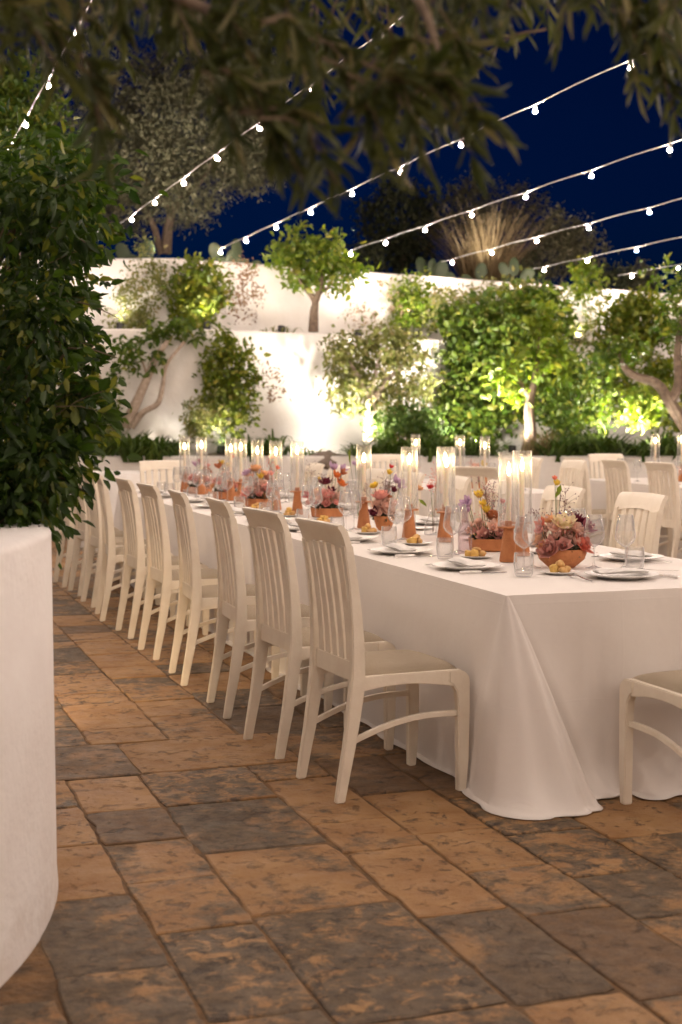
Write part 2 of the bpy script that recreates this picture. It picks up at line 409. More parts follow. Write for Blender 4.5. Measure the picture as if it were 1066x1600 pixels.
def leaves(name, pos, L, W, m, dirs=None, fold=0.18, droop=0.0, seed=0, up=0.3):
    """many leaf blades (two folded quads each) at the given points"""
    g = np.random.default_rng(seed); n = len(pos)
    d = g.normal(size=(n, 3)) if dirs is None else dirs + 0.35*g.normal(size=(n, 3))
    d[:, 2] -= droop; d /= np.linalg.norm(d, axis=1, keepdims=True)+1e-9
    q = g.normal(size=(n, 3)); q[:, 2] += up*3
    s = np.cross(d, q); s /= np.linalg.norm(s, axis=1, keepdims=True)+1e-9
    u = np.cross(s, d)
    k_ = g.uniform(0.5, 1.3, n); l = (L*k_)[:, None]; w = (W*k_*g.uniform(0.75, 1.2, n))[:, None]*0.5
    f = w*fold*2
    b = pos; V = np.empty((n, 6, 3))
    V[:, 0] = b
    V[:, 1] = b+d*l*0.32-s*w+u*f; V[:, 2] = b+d*l*0.70-s*w*0.75+u*f*0.6
    V[:, 3] = b+d*l - u*l*0.10
    V[:, 4] = b+d*l*0.70+s*w*0.75+u*f*0.6; V[:, 5] = b+d*l*0.32+s*w+u*f
    k = (np.arange(n)*6)[:, None]
    F = np.concatenate([k+np.array([[0, 1, 2, 3]]), k+np.array([[0, 3, 4, 5]])], axis=0)
    return mk(name, V.reshape(-1, 3), F, m)

def crown_points(ells, seed, clump=0.22, per=26, shell=0.55):
    """leaf points in clumps spread through ellipsoids: (centre, radii, leaf count)"""
    g = np.random.default_rng(seed); out = []
    for c, r, n in ells:
        c = np.array(c); r = np.array(r); k = max(4, n//per)
        v = g.normal(size=(k, 3)); v /= np.linalg.norm(v, axis=1, keepdims=True)
        rad = g.uniform(shell**3, 1.08, k)**(1/3)
        cc = c+v*rad[:, None]*r*g.uniform(0.82, 1.12, (k, 1))
        idx = g.integers(0, k, n)
        cs = clump*g.uniform(0.5, 1.3, k)
        ns = max(2, n//60)                      # sprigs that break the outline
        for q in range(ns):
            u = g.normal(size=3); u /= np.linalg.norm(u); m_ = int(g.integers(6, 16)); a = c+u*r*g.uniform(0.75, 1.0); e = c+u*r*g.uniform(1.08, 1.30)+np.array([0, 0, g.normal()*0.06])
            tt = np.linspace(0, 1, m_)[:, None]; out.append(a+(e-a)*tt+g.normal(size=(m_, 3))*0.018)
        out.append(cc[idx]+g.normal(size=(n, 3))*cs[idx][:, None]*np.array([1, 1, 0.8])*0.5)
    return np.concatenate(out)

def blades(name, base, n, h, spread, w, m, seed=0, droop=0.6, rad=0.06, segs=4):
    """arching blades or fronds rising from one root"""
    g = np.random.default_rng(seed); V = []; F = []
    for i in range(n):
        a = g.uniform(0, 2*math.pi); o = Vector((math.cos(a), math.sin(a), 0)); s = Vector((-o.y, o.x, 0))
        hh = h*g.uniform(0.55, 1.1); sp = spread*g.uniform(0.3, 1.1); dr = droop*g.uniform(0.5, 1.2)
        p0 = Vector(base)+o*rad*g.uniform(0, 1)+Vector((g.normal()*rad*0.4, g.normal()*rad*0.4, 0))
        k0 = len(V)
        for j in range(segs+1):
            t = j/segs; p = p0+o*sp*t**1.3+Vector((0, 0, hh*(t*(1+dr*0.4)-dr*t*t)))
            ww = w*(1-t)**0.7*0.5+0.0008
            V += [p-s*ww, p+s*ww]
        for j in range(segs): q = k0+2*j; F.append((q, q+1, q+3, q+2))
    return mk(name, np.array([tuple(v) for v in V]), np.array(F), m)

ORD = ['first', 'second', 'third', 'fourth', 'fifth', 'sixth', 'seventh', 'eighth', 'ninth', 'tenth', 'eleventh', 'twelfth', 'thirteenth']

# ================================================================== GROUND AND PAVING
tag(ob('ground', mk('ground', [(-300, -300, -0.06), (300, -300, -0.06), (300, 300, -0.06), (-300, 300, -0.06)], [(0, 1, 2, 3)], M_SOIL)), kind='structure')
paving = tag(ob('paving', mk('paving', [(-6, -6, -0.0055), (16, -6, -0.0055), (16, 19, -0.0055), (-6, 19, -0.0055)], [(0, 1, 2, 3)], M_MORTAR)), kind='structure')
PLC = (-1.630, 4.585); PLR = 2.2                      # round planter: centre and radius

slabs = []                                           # (x0,x1,y0,y1)
def course(x0, x1, joints):
    for a, b in zip(joints[:-1], joints[1:]): slabs.append((x0, x1, a, b))
YB, YC = 5.53, 6.10
near = {(-0.35, 0.06): [2.2, 2.7, 3.2, 3.6], (0.06, 0.44): [2.1, 2.55, 2.95, 3.42, 3.8, 4.3],
        (0.44, 0.745): [2.0, 2.45, 2.95, 3.54, 4.13, 4.66, 5.14, YB],
        (0.745, 1.03): [2.0, 2.6, 3.16, 3.77, 4.21, 4.63, 5.03, YB],
        (1.03, 1.47): [2.0, 2.55, 3.04, 3.82, 4.43, 5.03, YB],
        (1.47, 1.76): [2.0, 2.5, 3.02, 3.65, 4.29, 4.64, 5.27, YB],
        (1.76, 2.05): [2.0, 2.4, 2.95, 3.57, 3.98, 4.41, 4.95, YB],
        (2.05, 2.37): [2.0, 2.5, 3.0, 3.45, 3.83, 4.30, 4.8, YB],
        (2.37, 2.80): [1.8, 2.4, 2.95, 3.3, 3.72, 4.15, 4.55, 5.0, YB],
        (2.80, 3.12): [2.3, 2.8, 3.2, 3.66, 4.0, 4.5, 5.0, YB],
        (3.12, 3.55): [2.5, 3.1, 3.6, 4.2, 4.6, 5.1, YB]}
for (a, b), j in near.items(): course(a, b, j)
for a, b in zip([0.44, 1.045, 1.72, 2.2, 2.8, 3.55][:-1], [0.44, 1.045, 1.72, 2.2, 2.8, 3.55][1:]): slabs.append((a, b, YB, YC))
g = np.random.default_rng(3)
xs = [-2.9, -2.55, -2.2, -1.8, -1.5, -1.1, -0.75, -0.4, -0.1, 0.2, 0.57, 0.93, 1.28, 1.60, 2.0, 2.35, 2.7, 3.1, 3.55]
for a, b in zip(xs[:-1], xs[1:]):
    y = YC if a > 0.2 else 5.2+g.uniform(0, 0.3); js = [y]
    while y < 17.4: y += g.uniform(0.26, 0.62); js.append(y)
    course(a, b, js)
x = 3.55
while x < 13.0:
    w = g.uniform(0.28, 0.45); y = 2.9+g.uniform(0, 0.4); js = [y]
    while y < 17.6: y += g.uniform(0.28, 0.65); js.append(y)
    course(x, x+w, js); x += w

def slab_geo(x0, x1, y0, y1, g, gap=0.0045):
    """irregular worn slab, edges chipped and rounded; top about 0"""
    x0 += gap; x1 -= gap; y0 += gap; y1 -= gap
    cx, cyy = (x0+x1)/2, (y0+y1)/2; n = 7; o = []
    c = [(x0, y0), (x1, y0), (x1, y1), (x0, y1)]
    for i in range(4):
        a, b = c[i], c[(i+1) % 4]
        for k in range(n):
            t = k/n; j = 0.0042 if k else 0.003
            px, py = lerp(a[0], b[0], t), lerp(a[1], b[1], t)
            if k == 0: px += (cx-px)*g.uniform(-0.01, 0.035); py += (cyy-py)*g.uniform(-0.01, 0.035)
            o.append((px+g.normal()*j*0.8, py+g.normal()*j*0.8))
    N = len(o); tx, ty, h = g.normal()*0.004, g.normal()*0.004, g.uniform(-0.003, 0.003)
    Z = lambda p, e: h+(p[0]-cx)*tx+(p[1]-cyy)*ty-e
    ins = [(p[0]+(cx-p[0])*0.03, p[1]+(cyy-p[1])*0.03) for p in o]
    V = [(*p, Z(p, 0.0)) for p in ins]+[(*p, Z(p, 0.0035)) for p in o]+[(*p, -0.02) for p in o]
    F = [tuple(range(N))]+[(N+i, N+(i+1) % N, (i+1) % N, i) for i in range(N)]+[(2*N+i, 2*N+(i+1) % N, N+(i+1) % N, N+i) for i in range(N)]
    return V, F
def slab_seen(s):
    cx, cyy = (s[0]+s[1])/2, (s[2]+s[3])/2
    d = cx*SN+cyy*CS; l = cx*CS-cyy*SN
    if d < 2.8: return -1
    px = 533+2222*l/d; py = 658+2222*CAMZ/d
    if not (-60 < px < 1130 and py < 1660): return -1
    if (cx-PLC[0])**2+(cyy-PLC[1])**2 < (PLR-0.05)**2: return -2
    sc = (s[1]-s[0])*(s[3]-s[2])/d**3
    if 2.35 < cx < 3.5 and 5.0 < cyy < 12.6: sc *= 0.02
    if cx < 0.9 and px < 78: sc *= 0.02
    if cx > 3.6: sc *= 0.3
    return sc
g = np.random.default_rng(11)
order = sorted([s for s in slabs if slab_seen(s) != -2], key=lambda s: -slab_seen(s))
rest = MB()
for i, s in enumerate(order):
    V, F = slab_geo(*s, g)
    if i < 300 and slab_seen(s) > 0:
        ob('flagstone', mk('flagstone', V, F, M_STONE), paving)
    else: rest.add(V, F)
tag(ob('flagstone_mass', mk('flagstone_mass', rest.v, rest.f, M_STONE), paving), kind='stuff')

# ================================================================== GARDEN WALLS AND TERRACES
def strip_wall(name, pts, z0, z1, th, m, cap=0.0):
    """a wall along d,l points; its front face on the line, thickness behind"""
    b = MB(); P = [at(*p) for p in pts]; Q = [at(p[0]+th, p[1]) for p in pts]
    n = len(P)
    v = [(*p, z0) for p in P]+[(*p, z1-0.02) for p in P]+[(P[i][0]*0.9+Q[i][0]*0.1, P[i][1]*0.9+Q[i][1]*0.1, z1) for i in range(n)]+[(*q, z1) for q in Q]+[(*q, z0) for q in Q]
    f = []
    for r in range(4):
        for i in range(n-1): f.append((r*n+i, r*n+i+1, (r+1)*n+i+1, (r+1)*n+i))
    for e in (0, n-1): f.append(tuple(r*n+e for r in range(5)))
    b.add(v, f)
    return ob(name, b.mesh(name, m, True, 40))
def subdiv(pts, n):
    out = []
    for a, b in zip(pts[:-1], pts[1:]):
        for k in range(n): out.append((lerp(a[0], b[0], k/n), lerp(a[1], b[1], k/n)))
    return out+[pts[-1]]
gw = np.random.default_rng(5)
def wob(pts, s): return [(d+gw.normal()*s, l) for d, l in pts]
BEDD = 17.3
tag(strip_wall('garden_bed_wall', subdiv([(BEDD, -6.5), (BEDD, 9.5)], 20), -0.03, 0.975, 0.28, M_WALLP),
    'long low white wall holding up the front planting bed', 'garden wall')
LOW = [(18.05, -6.5), (18.0, -1.85), (26.2, 9.9)]
UPP = [(19.1, -6.5), (19.05, -2.2), (27.2, 9.9)]
def d_low(l): return 18.0 if l < -1.85 else 18.0+(l+1.85)*(8.2/11.75)
def d_upp(l): return 19.05 if l < -2.2 else 19.05+(l+2.2)*(8.15/12.1)
tag(strip_wall('lower_terrace_wall', wob(subdiv(LOW, 14), 0.012), 0.8, 2.56, 0.3, M_WALLP), 'lower white terrace wall behind the planting bed', 'terrace wall')
tag(strip_wall('upper_terrace_wall', wob(subdiv(UPP, 14), 0.012), 2.3, 3.56, 0.3, M_WALLP), 'upper white terrace wall below the night sky', 'terrace wall')
def soil_sheet(name, fr, bk, z):
    P = [at(*p) for p in fr]+[at(*p) for p in reversed(bk)]
    tag(ob(name, mk(name, [(*p, z) for p in P], [tuple(range(len(P)))], M_SOIL)), kind='structure')
soil_sheet('bed_soil', [(BEDD+0.2, -6.4), (BEDD+0.2, 9.4)], [(d+0.1, l) for d, l in LOW], 0.90)
soil_sheet('terrace_soil', [(d+0.2, l) for d, l in LOW], [(d+0.1, l) for d, l in UPP], 2.48)
hb = MB(); hp = [(d+0.2, l) for d, l in UPP]
hill_pts = []
for k, (dd, zz) in enumerate([(0, 3.36), (3, 3.5), (12, 3.8), (60, 3.0), (250, 0)]):
    for d, l in hp: hill_pts.append((*at(d+dd, l*(1+dd*0.12)), zz))
hf = [(k*3+i, k*3+i+1, (k+1)*3+i+1, (k+1)*3+i) for k in range(4) for i in range(2)]
tag(ob('hillside', mk('hillside', hill_pts, hf, M_SOIL)), kind='structure')
# rounded bench wall in front of the bed, far left
b = MB(); b.lathe([(0.46, 0), (0.46, 0.84), (0.44, 0.87), (0.0, 0.875)], 40)
tag(ob('bench_wall', b.mesh('bench_wall', M_WALLP, True, 40), None, (*pl(186, 15.6), -0.03)), 'low rounded white masonry bench behind the farthest chairs', 'bench')

b = MB(); b.box((4.0, -2.15, 2.1), (24, 0.3, 4.3))  # unseen wall added behind the camera to bounce fill light
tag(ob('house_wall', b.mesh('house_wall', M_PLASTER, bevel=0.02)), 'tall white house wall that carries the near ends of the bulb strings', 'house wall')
# ------------------------------------------------------------------ round planter in the foreground
pt = thing('round_planter', 'large round white masonry planter beside the camera', 'planter', (*PLC, 0))
b = MB(); H = 1.085
b.lathe([(PLR+0.006, -0.04), (PLR, 0.05), (PLR-0.002, 0.5), (PLR-0.004, H-0.02), (PLR-0.012, H-0.005), (PLR-0.03, H), (PLR-0.24, H+0.004), (PLR-0.26, H-0.01), (PLR-0.265, H-0.2)], 160)
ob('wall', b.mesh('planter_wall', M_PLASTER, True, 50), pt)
b = MB(); b.lathe([(0.001, H-0.10), (PLR-0.2, H-0.13)], 60)
ob('soil', b.mesh('planter_soil', M_SOIL), pt)

# ================================================================== CHAIRS
def rear_x(z):
    P = [(-0.285, 0), (-0.245, 0.2), (-0.213, 0.42), (-0.210, 0.55), (-0.224, 0.75), (-0.250, 0.93), (-0.272, 1.03)]
    for (a, za), (b_, zb) in zip(P[:-1], P[1:]):
        if z <= zb: 
            t = (z-za)/(zb-za); return lerp(a, b_, t)
    return P[-1][0]
def rx(z):
    return (rear_x(max(0, z-0.05))+2*rear_x(z)+rear_x(min(1.03, z+0.05)))/4
def ribbon(zs, yc, hw, hd, y_off=lambda z: 0.0, x_off=lambda z: 0.0):
    """an upright bar that follows the curve of the chair back; hw half width, hd half depth"""
    v = []; f = []
    for i, z in enumerate(zs):
        w = hw(z) if callable(hw) else hw; d = hd(z) if callable(hd) else hd
        x = rx(z)+x_off(z); y = yc+y_off(z)
        v += [(x-d, y-w, z), (x+d, y-w, z), (x+d, y+w, z), (x-d, y+w, z)]
    for i in range(len(zs)-1):
        for k in range(4):
            k2 = (k+1) % 4; f.append((4*i+k, 4*i+k2, 4*i+4+k2, 4*i+4+k))
    f.append((3, 2, 1, 0)); n = len(zs)*4; f.append((n-4, n-3, n-2, n-1))
    return v, f
def chair_meshes():
    out = []
    zs = [0, 0.1, 0.2, 0.3, 0.4, 0.46, 0.52, 0.6, 0.7, 0.8, 0.9, 0.95]
    for s in (-1, 1):
        b = MB(); b.add(*ribbon(zs, s*0.197, lambda z: 0.014+0.004*min(1, z/0.45), lambda z: 0.015+0.010*max(0, 1-abs(z-0.42)/0.42)+0.003))
        out.append(('rear_post', b.mesh('rear_post', M_CHAIR, bevel=0.004), s))
    # crest rail: bowed, leaning back, its top rolled over
    b = MB(); N = 16; v = []; f = []
    sec = [(-0.011, 0.925), (0.012, 0.925), (0.011, 0.965), (0.006, 1.0), (-0.003, 1.018), (-0.015, 1.026), (-0.026, 1.022), (-0.028, 1.013), (-0.021, 1.0), (-0.015, 0.975)]
    for i in range(N+1):
        t = -1+2*i/N; y = t*0.217; bow = -0.016*(1-t*t); zz = 0.010*(1-t*t)
        for dx, z in sec:
            lift = 0.022*(1-t*t) if z < 0.93 else 0.0        # arched underside
            v.append((rear_x(min(z, 1.03))+dx+bow, y, z+zz*0.5+lift))
    m = len(sec)
    for i in range(N):
        for k in range(m):
            k2 = (k+1) % m; f.append((i*m+k, i*m+k2, (i+1)*m+k2, (i+1)*m+k))
    f.append(tuple(range(m))[::-1]); f.append(tuple(N*m+k for k in range(m)))
    b.add(v, f); out.append(('crest_rail', b.mesh('crest_rail', M_CHAIR, angle=40), 0))
    b = MB(); b.box((rx(0.48)+0.0, 0, 0.478), (0.024, 0.362, 0.075)); out.append(('back_rail', b.mesh('back_rail', M_CHAIR, bevel=0.003), 0))
    zs = [0.51, 0.6, 0.7, 0.8, 0.88, 0.948]
    for k in range(5):
        y = (k-2)*0.0675
        b = MB(); b.add(*ribbon(zs, y, 0.0230, 0.0085, x_off=lambda z: -0.014*(1-(k-2)**2/7.0)*(z-0.5)/0.45))
        out.append(('slat', b.mesh('slat', M_CHAIR, bevel=0.002, seg=1), 0))
    arc = [(0.18*math.cos(a)+0.06, 0) for a in ()]
    under = [(lerp(-0.195, 0.172, k/10), 0.395+0.030*math.sin(math.pi*(0.15+0.85*k/10)*0.9)) for k in range(11)]
    for s in (-1, 1):
        b = MB(); poly = [(-0.195, 0.462), (0.176, 0.466)]+[(x, z) for x, z in reversed(under)]
        b.poly_y(poly, s*0.205-0.014, s*0.205+0.014, shear=s*0.05)
        out.append(('side_rail', b.mesh('side_rail', M_CHAIR, bevel=0.003), s))
        # front leg: round shoulder, long taper
        b = MB(); sh = [(0.19+0.046*math.sin(a), 0.42+0.046*math.cos(a)) for a in [R_(q) for q in range(0, 91, 15)]]
        poly = [(0.150, 0.466)]+sh+[(0.236, 0.30), (0.232, 0.12), (0.222, 0.0), (0.192, 0.0), (0.190, 0.2), (0.188, 0.33), (0.182, 0.385), (0.165, 0.412), (0.150, 0.420)]
        b.poly_y(poly, s*0.207-0.0175, s*0.207+0.0175, shear=s*0.05)
        out.append(('front_leg', b.mesh('front_leg', M_CHAIR, bevel=0.004), s))
        b = MB(); pts = [(lerp(-0.245, 0.195, k/10), 0, lerp(0.215, 0.300, k/10)+0.030*math.sin(math.pi*k/10)) for k in range(11)]
        v = []; f = []
        for x_, _, z in pts:
            for dy, dz in ((-0.009, -0.011), (0.009, -0.011), (0.009, 0.011), (-0.009, 0.011)): v.append((x_, s*0.203+s*0.05*x_+dy, z+dz))
        for i in range(10):
            for k in range(4): f.append((4*i+k, 4*i+(k+1) % 4, 4*i+4+(k+1) % 4, 4*i+4+k))
        f += [(3, 2, 1, 0), (40, 41, 42, 43)]
        b.add(v, f); out.append(('side_stretcher', b.mesh('side_stretcher', M_CHAIR, bevel=0.002, seg=1), s))
    b = MB(); b.box((0.205, 0, 0.435), (0.022, 0.40, 0.055)); out.append(('front_rail', b.mesh('front_rail', M_CHAIR, bevel=0.003), 0))
    # upholstered pad
    n = 14; v = []; f = []
    for i in range(n+1):
        for j in range(n+1):
            u, w = -1+2*i/n, -1+2*j/n
            x_ = lerp(-0.190, 0.218, (u+1)/2); hw = 0.193+0.022*(u+1)/2
            e = max(0, 1-u**6)**0.5*max(0, 1-w**6)**0.5
            v.append((x_, w*hw, 0.455+0.034*e+0.012*(1-u*u)*(1-w*w)))
    for i in range(n):
        for j in range(n): q = i*(n+1)+j; f.append((q, q+1, q+n+2, q+n+1))
    k = len(v); bd = [i*(n+1) for i in range(n+1)]+[n*(n+1)+j for j in range(1, n+1)]+[i*(n+1)+n for i in range(n-1, -1, -1)]+[j for j in range(n-1, 0, -1)]
    v += [(v[q][0], v[q][1], 0.437) for q in bd]
    for i in range(len(bd)): f.append((bd[i], bd[(i+1) % len(bd)], k+(i+1) % len(bd), k+i))
    b = MB(); b.add(v, f); out.append(('seat_cushion', b.mesh('seat_cushion', M_SEAT, angle=60), 0))
    return out
CH = chair_meshes()
def chair(x, y, rz, label, group):
    t = thing('dining_chair', label, 'chair', (x, y, 0), rz, group)
    for nm, me, s in CH: ob(nm, me, t)
    return t
gc = np.random.default_rng(21)
left_y = [5.09, 5.81, 6.64, 7.52, 8.40, 9.25, 10.08, 10.86, 11.6, 12.28]
names = ['cream slat-back chair with its linen seat in full view, nearest of the long row'] + \
        [f'cream slat-back chair, {ORD[k]} of the long row counted from the camera' for k in range(1, 9)] + \
        ['cream slat-back chair, last of the long row, half behind the bush']
for k, y in enumerate(left_y):
    chair(1.918+gc.normal()*0.010, y, R_(gc.normal()*2.6), names[k], 'chairs along the near side of the long table')
right_y = [6.43, 7.25, 8.05, 8.85, 9.6, 10.4, 11.2, 11.95]
for k, y in enumerate(right_y):
    chair(3.545+gc.normal()*0.012, y, R_(180+gc.normal()*2), ('cream slat-back chair just behind the nearest wine glasses, on the far side' if k == 0 else
          f'cream slat-back chair across the long table, {ORD[k]} of the far side'), 'chairs along the far side of the long table')
chair(2.86, 4.315, R_(90), 'cream slat-back chair at the near table end, cut off by the picture edge', 'chairs at the table ends')
chair(2.72, 12.93, R_(-90), 'cream slat-back chair at the far end of the long table', 'chairs at the table ends')

# ================================================================== TABLES AND CLOTHS
TZ = 0.773
def table(name, x0, x1, y0, y1, label):
    t = thing(name, label, 'table', ((x0+x1)/2, (y0+y1)/2, 0)); w, l = x1-x0, y1-y0
    b = MB(); b.box((0, 0, TZ-0.022), (w-0.02, l-0.02, 0.03)); ob('tabletop', b.mesh('tabletop', M_BARKP, bevel=0.003), t)
    b = MB(); b.box((0, 0, (TZ-0.037)/2), (0.06, 0.06, TZ-0.037)); me = b.mesh('table_leg', M_BARKP, bevel=0.004)
    n = max(2, round(l/2)+1)
    for i in range(n):
        for s in (-1, 1): ob('leg', me, t, (s*(w/2-0.28), -l/2+0.15+(l-0.3)*i/(n-1), 0))
def tablecloth(x0, x1, y0, y1, seed, fancy, inset):
    gg = np.random.default_rng(seed); NT = 30
    ph = gg.uniform(0, 6.28, 12); am = gg.uniform(0.4, 1, 12)
    def fold(s, k): return (am[k]*math.sin(s*5.1+ph[k])+am[k+1]*math.sin(s*8.7+ph[k+1])+0.7*am[k+2]*math.sin(s*14.3+ph[k+2])+0.8*math.sin(s*2.3+ph[k]))/3
    rel = [(0.0, 0.42), (-0.03, 0.24), (-0.058, 0.09), (-0.035, -0.03), (0.04, -0.105), (0.13, -0.14), (0.215, -0.16), (0.272, -0.158), (0.292, -0.128), (0.272, -0.085), (0.236, -0.045), (0.222, -0.005), (0.25, 0.028), (0.32, 0.034), (0.42, 0.022)]
    relS = [(-0.05, 0.22), (-0.085, 0.05), (-0.10, -0.06), (-0.05, -0.10), (0.06, -0.075), (0.22, -0.045)]
    def corner(pts, sx, sy, cx, cyy, t, n=4):
        sc = 0.02+0.98*t**0.92
        q = interp(pts, n); m_ = len(q)
        rip = [0.010*t*math.sin(i*0.85+ph[3])*min(1, i/6, (m_-1-i)/6) for i in range(m_)]
        return [(cx+sx*(p[0]*sc+rip[i]*0.6), cyy+sy*(p[1]*sc-rip[i])) for i, p in enumerate(q)]
    rings = []
    for it in range(NT+1):
        t = it/NT; P = []
        A = 0.014+0.064*t**1.1
        # near left corner, near side, near right corner, right side, far, left: counter-clockwise from above
        c1 = corner(rel if fancy else relS, 1, 1, x0, y0, t); c2 = corner(relS, -1, 1, x1-inset*min(1, t*3), y0, t)[::-1]
        c3 = corner(relS, -1, -1, x1-inset*min(1, t*3), y1, t); c4 = corner([(0.0, 0.22)]+relS[1:], 1, -1, x0, y1, t)[::-1]
        P += c1
        def side(a, b_, n, k, nx, ny, amp):
            for q in range(1, n):
                s = q/n; x_, y_ = lerp(a[0], b_[0], s), lerp(a[1], b_[1], s)
                e = min(1, 6*s*(1-s)); ln = math.hypot(b_[0]-a[0], b_[1]-a[1])
                o = fold(s*ln+k*0.3+0.12*t, k)*amp*e
                P.append((x_+nx*o, y_+ny*o))
        side(c1[-1], c2[0], 40, 0, 0, 1, A*1.15)
        P += c2; side(c2[-1], c3[0], 110, 3, 1, 0, A); P += c3
        side(c3[-1], c4[0], 30, 5, 0, 1, A); P += c4
        side(c4[-1], c1[0], 150, 7, 1, 0, A*0.55)
        z = TZ*(1-t)
        if it == 0: z = TZ
        if t > 0.78:                                   # the over-long cloth slumps outwards on the stone
            m_ = len(c1)+45; Q = list(P)
            for i in range(4, m_):
                a, c = Q[i-1], Q[i+1]; tx, ty = c[0]-a[0], c[1]-a[1]; L = math.hypot(tx, ty)+1e-6
                w = 0.055*((t-0.78)/0.22)**2.2*(0.55+0.45*math.sin(i*0.33+ph[1]))*min(1, (i-3)/10, (m_-i)/10)
                P[i] = (Q[i][0]+ty/L*w, Q[i][1]-tx/L*w)
        rings.append([(p[0], p[1], max(z, 0.012)) for p in P])
    # the hem breaks softly on the floor
    last = rings[-1]; cxm, cym = (x0+x1)/2, (y0+y1)/2; N = len(last); ext = []
    for i, p in enumerate(last):
        a, c = last[i-1], last[(i+1) % N]; tx, ty = c[0]-a[0], c[1]-a[1]; L = math.hypot(tx, ty)+1e-6
        w = 0.022+0.016*math.sin(i*0.21+ph[2])+0.010*math.sin(i*0.53)
        ext.append((p[0]+ty/L*w, p[1]-tx/L*w, 0.006))
    rings.append(ext)
    v = [p for r in rings for p in r]; f = []
    for r in range(len(rings)-1):
        for i in range(N): f.append((r*N+i, (r+1)*N+i, (r+1)*N+(i+1) % N, r*N+(i+1) % N))
    # smooth-edged top
    k = len(v); f.append(tuple(range(N)))
    me = mk('tablecloth', v, f, M_CLOTH, True); me.set_sharp_from_angle(angle=R_(62))
    o = ob('tablecloth', me)
    sd = o.modifiers.new('thickness', 'SOLIDIFY'); sd.thickness = 0.0012; sd.offset = 1
    return o
TX0, TX1, TY0, TY1 = 2.20, 3.54, 4.62, 12.62
table('dining_table', TX0+0.004, TX1-0.3, TY0+0.004, TY1-0.004, 'long dining table under the white cloth beside the chair row')
tag(tablecloth(TX0, TX1, TY0, TY1, 2, True, 0.30), 'white floor-length tablecloth on the long table with a folded near corner', 'tablecloth', 'tablecloths')
B2 = (7.40, 8.70, 7.6, 13.75); B3 = (4.95, 5.95, 11.1, 14.3)
table('dining_table', B2[0]+.004, B2[1]-.02, B2[2]+.004, B2[3]-.004, 'long dining table at the right picture edge, in front of the bed wall')
tag(tablecloth(*B2, 8, False, 0.0), 'white tablecloth of the background table at the right picture edge', 'tablecloth', 'tablecloths')
table('dining_table', B3[0]+.004, B3[1]-.02, B3[2]+.004, B3[3]-.004, 'smaller background table between the two long ones')
tag(tablecloth(*B3, 9, False, 0.0), 'white tablecloth of the middle background table near the bed wall', 'tablecloth', 'tablecloths')
for x, y, rz, lb in [(7.13, 12.03, 0, 'blurred cream chair with clear open slats, left side of the right background table'),
                     (7.13, 11.23, 3, 'blurred cream chair at the right background table, closest to the picture edge'),
                     (7.15, 12.85, -2, 'blurred cream chair at the left far corner of the right background table'),
                     (8.05, 14.05, -90, 'blurred cream chair at the far end of the right background table'),
                     (7.13, 10.42, 2, 'blurred cream chair cut by the right picture edge, seat showing'),
                     (4.99, 10.78, 35, 'blurred cream chair standing out behind the candle pair, middle background table'),
                     (5.55, 14.6, -90, 'blurred cream chair against the bed wall, end of the middle background table'),
                     (6.24, 13.1, 180, 'blurred cream chair on the right side of the middle background table'),
                     (4.68, 12.3, 0, 'blurred cream chair on the left side of the middle background table'),
                     (6.24, 12.2, 180, 'second blurred cream chair on the right side of the middle background table')]:
    chair(x, y, R_(rz), lb, 'chairs at the background tables')

# ================================================================== TABLEWARE
def lathe_me(name, prof, m, seg=28, angle=50):
    b = MB(); b.lathe(prof, seg); return b.mesh(name, m, True, angle)
WG_BOWL = lathe_me('wine_bowl', [(0.004, 0.092), (0.016, 0.097), (0.034, 0.112), (0.043, 0.128), (0.0445, 0.138), (0.042, 0.16), (0.037, 0.19), (0.0315, 0.228), (0.0308, 0.2285), (0.0365, 0.19), (0.0415, 0.16)], M_GLASS)
WG_STEM = lathe_me('wine_stem', [(0.036, 0.0), (0.0365, 0.002), (0.02, 0.0055), (0.006, 0.012), (0.0038, 0.03), (0.0036, 0.075), (0.005, 0.09), (0.012, 0.0955)], M_GLASS)
TUMB = lathe_me('tumbler', [(0.001, 0.010), (0.030, 0.010), (0.034, 0.018), (0.0415, 0.05), (0.0385, 0.095), (0.0375, 0.0955), (0.0405, 0.05), (0.037, 0.012), (0.033, 0.002), (0.030, 0.0), (0.001, 0.0)], M_GLASS)
PLATE = lathe_me('plate', [(0.001, 0.006), (0.085, 0.006), (0.098, 0.010), (0.142, 0.019), (0.146, 0.0185), (0.145, 0.0165), (0.10, 0.006), (0.088, 0.0), (0.001, 0.0)], M_PORC, 48)
BPLATE = lathe_me('bread_plate', [(0.001, 0.005), (0.050, 0.005), (0.078, 0.012), (0.080, 0.0105), (0.052, 0.0), (0.001, 0.0)], M_PORC, 36)
b = MB()
for k in range(60):
    a = 2*math.pi*k/60; b.ellip((0.145*math.cos(a), 0.145*math.sin(a), 0.0185), (0.0042, 0.0042, 0.0026), 5, 3)
BEADS = b.mesh('beads', M_PORC)
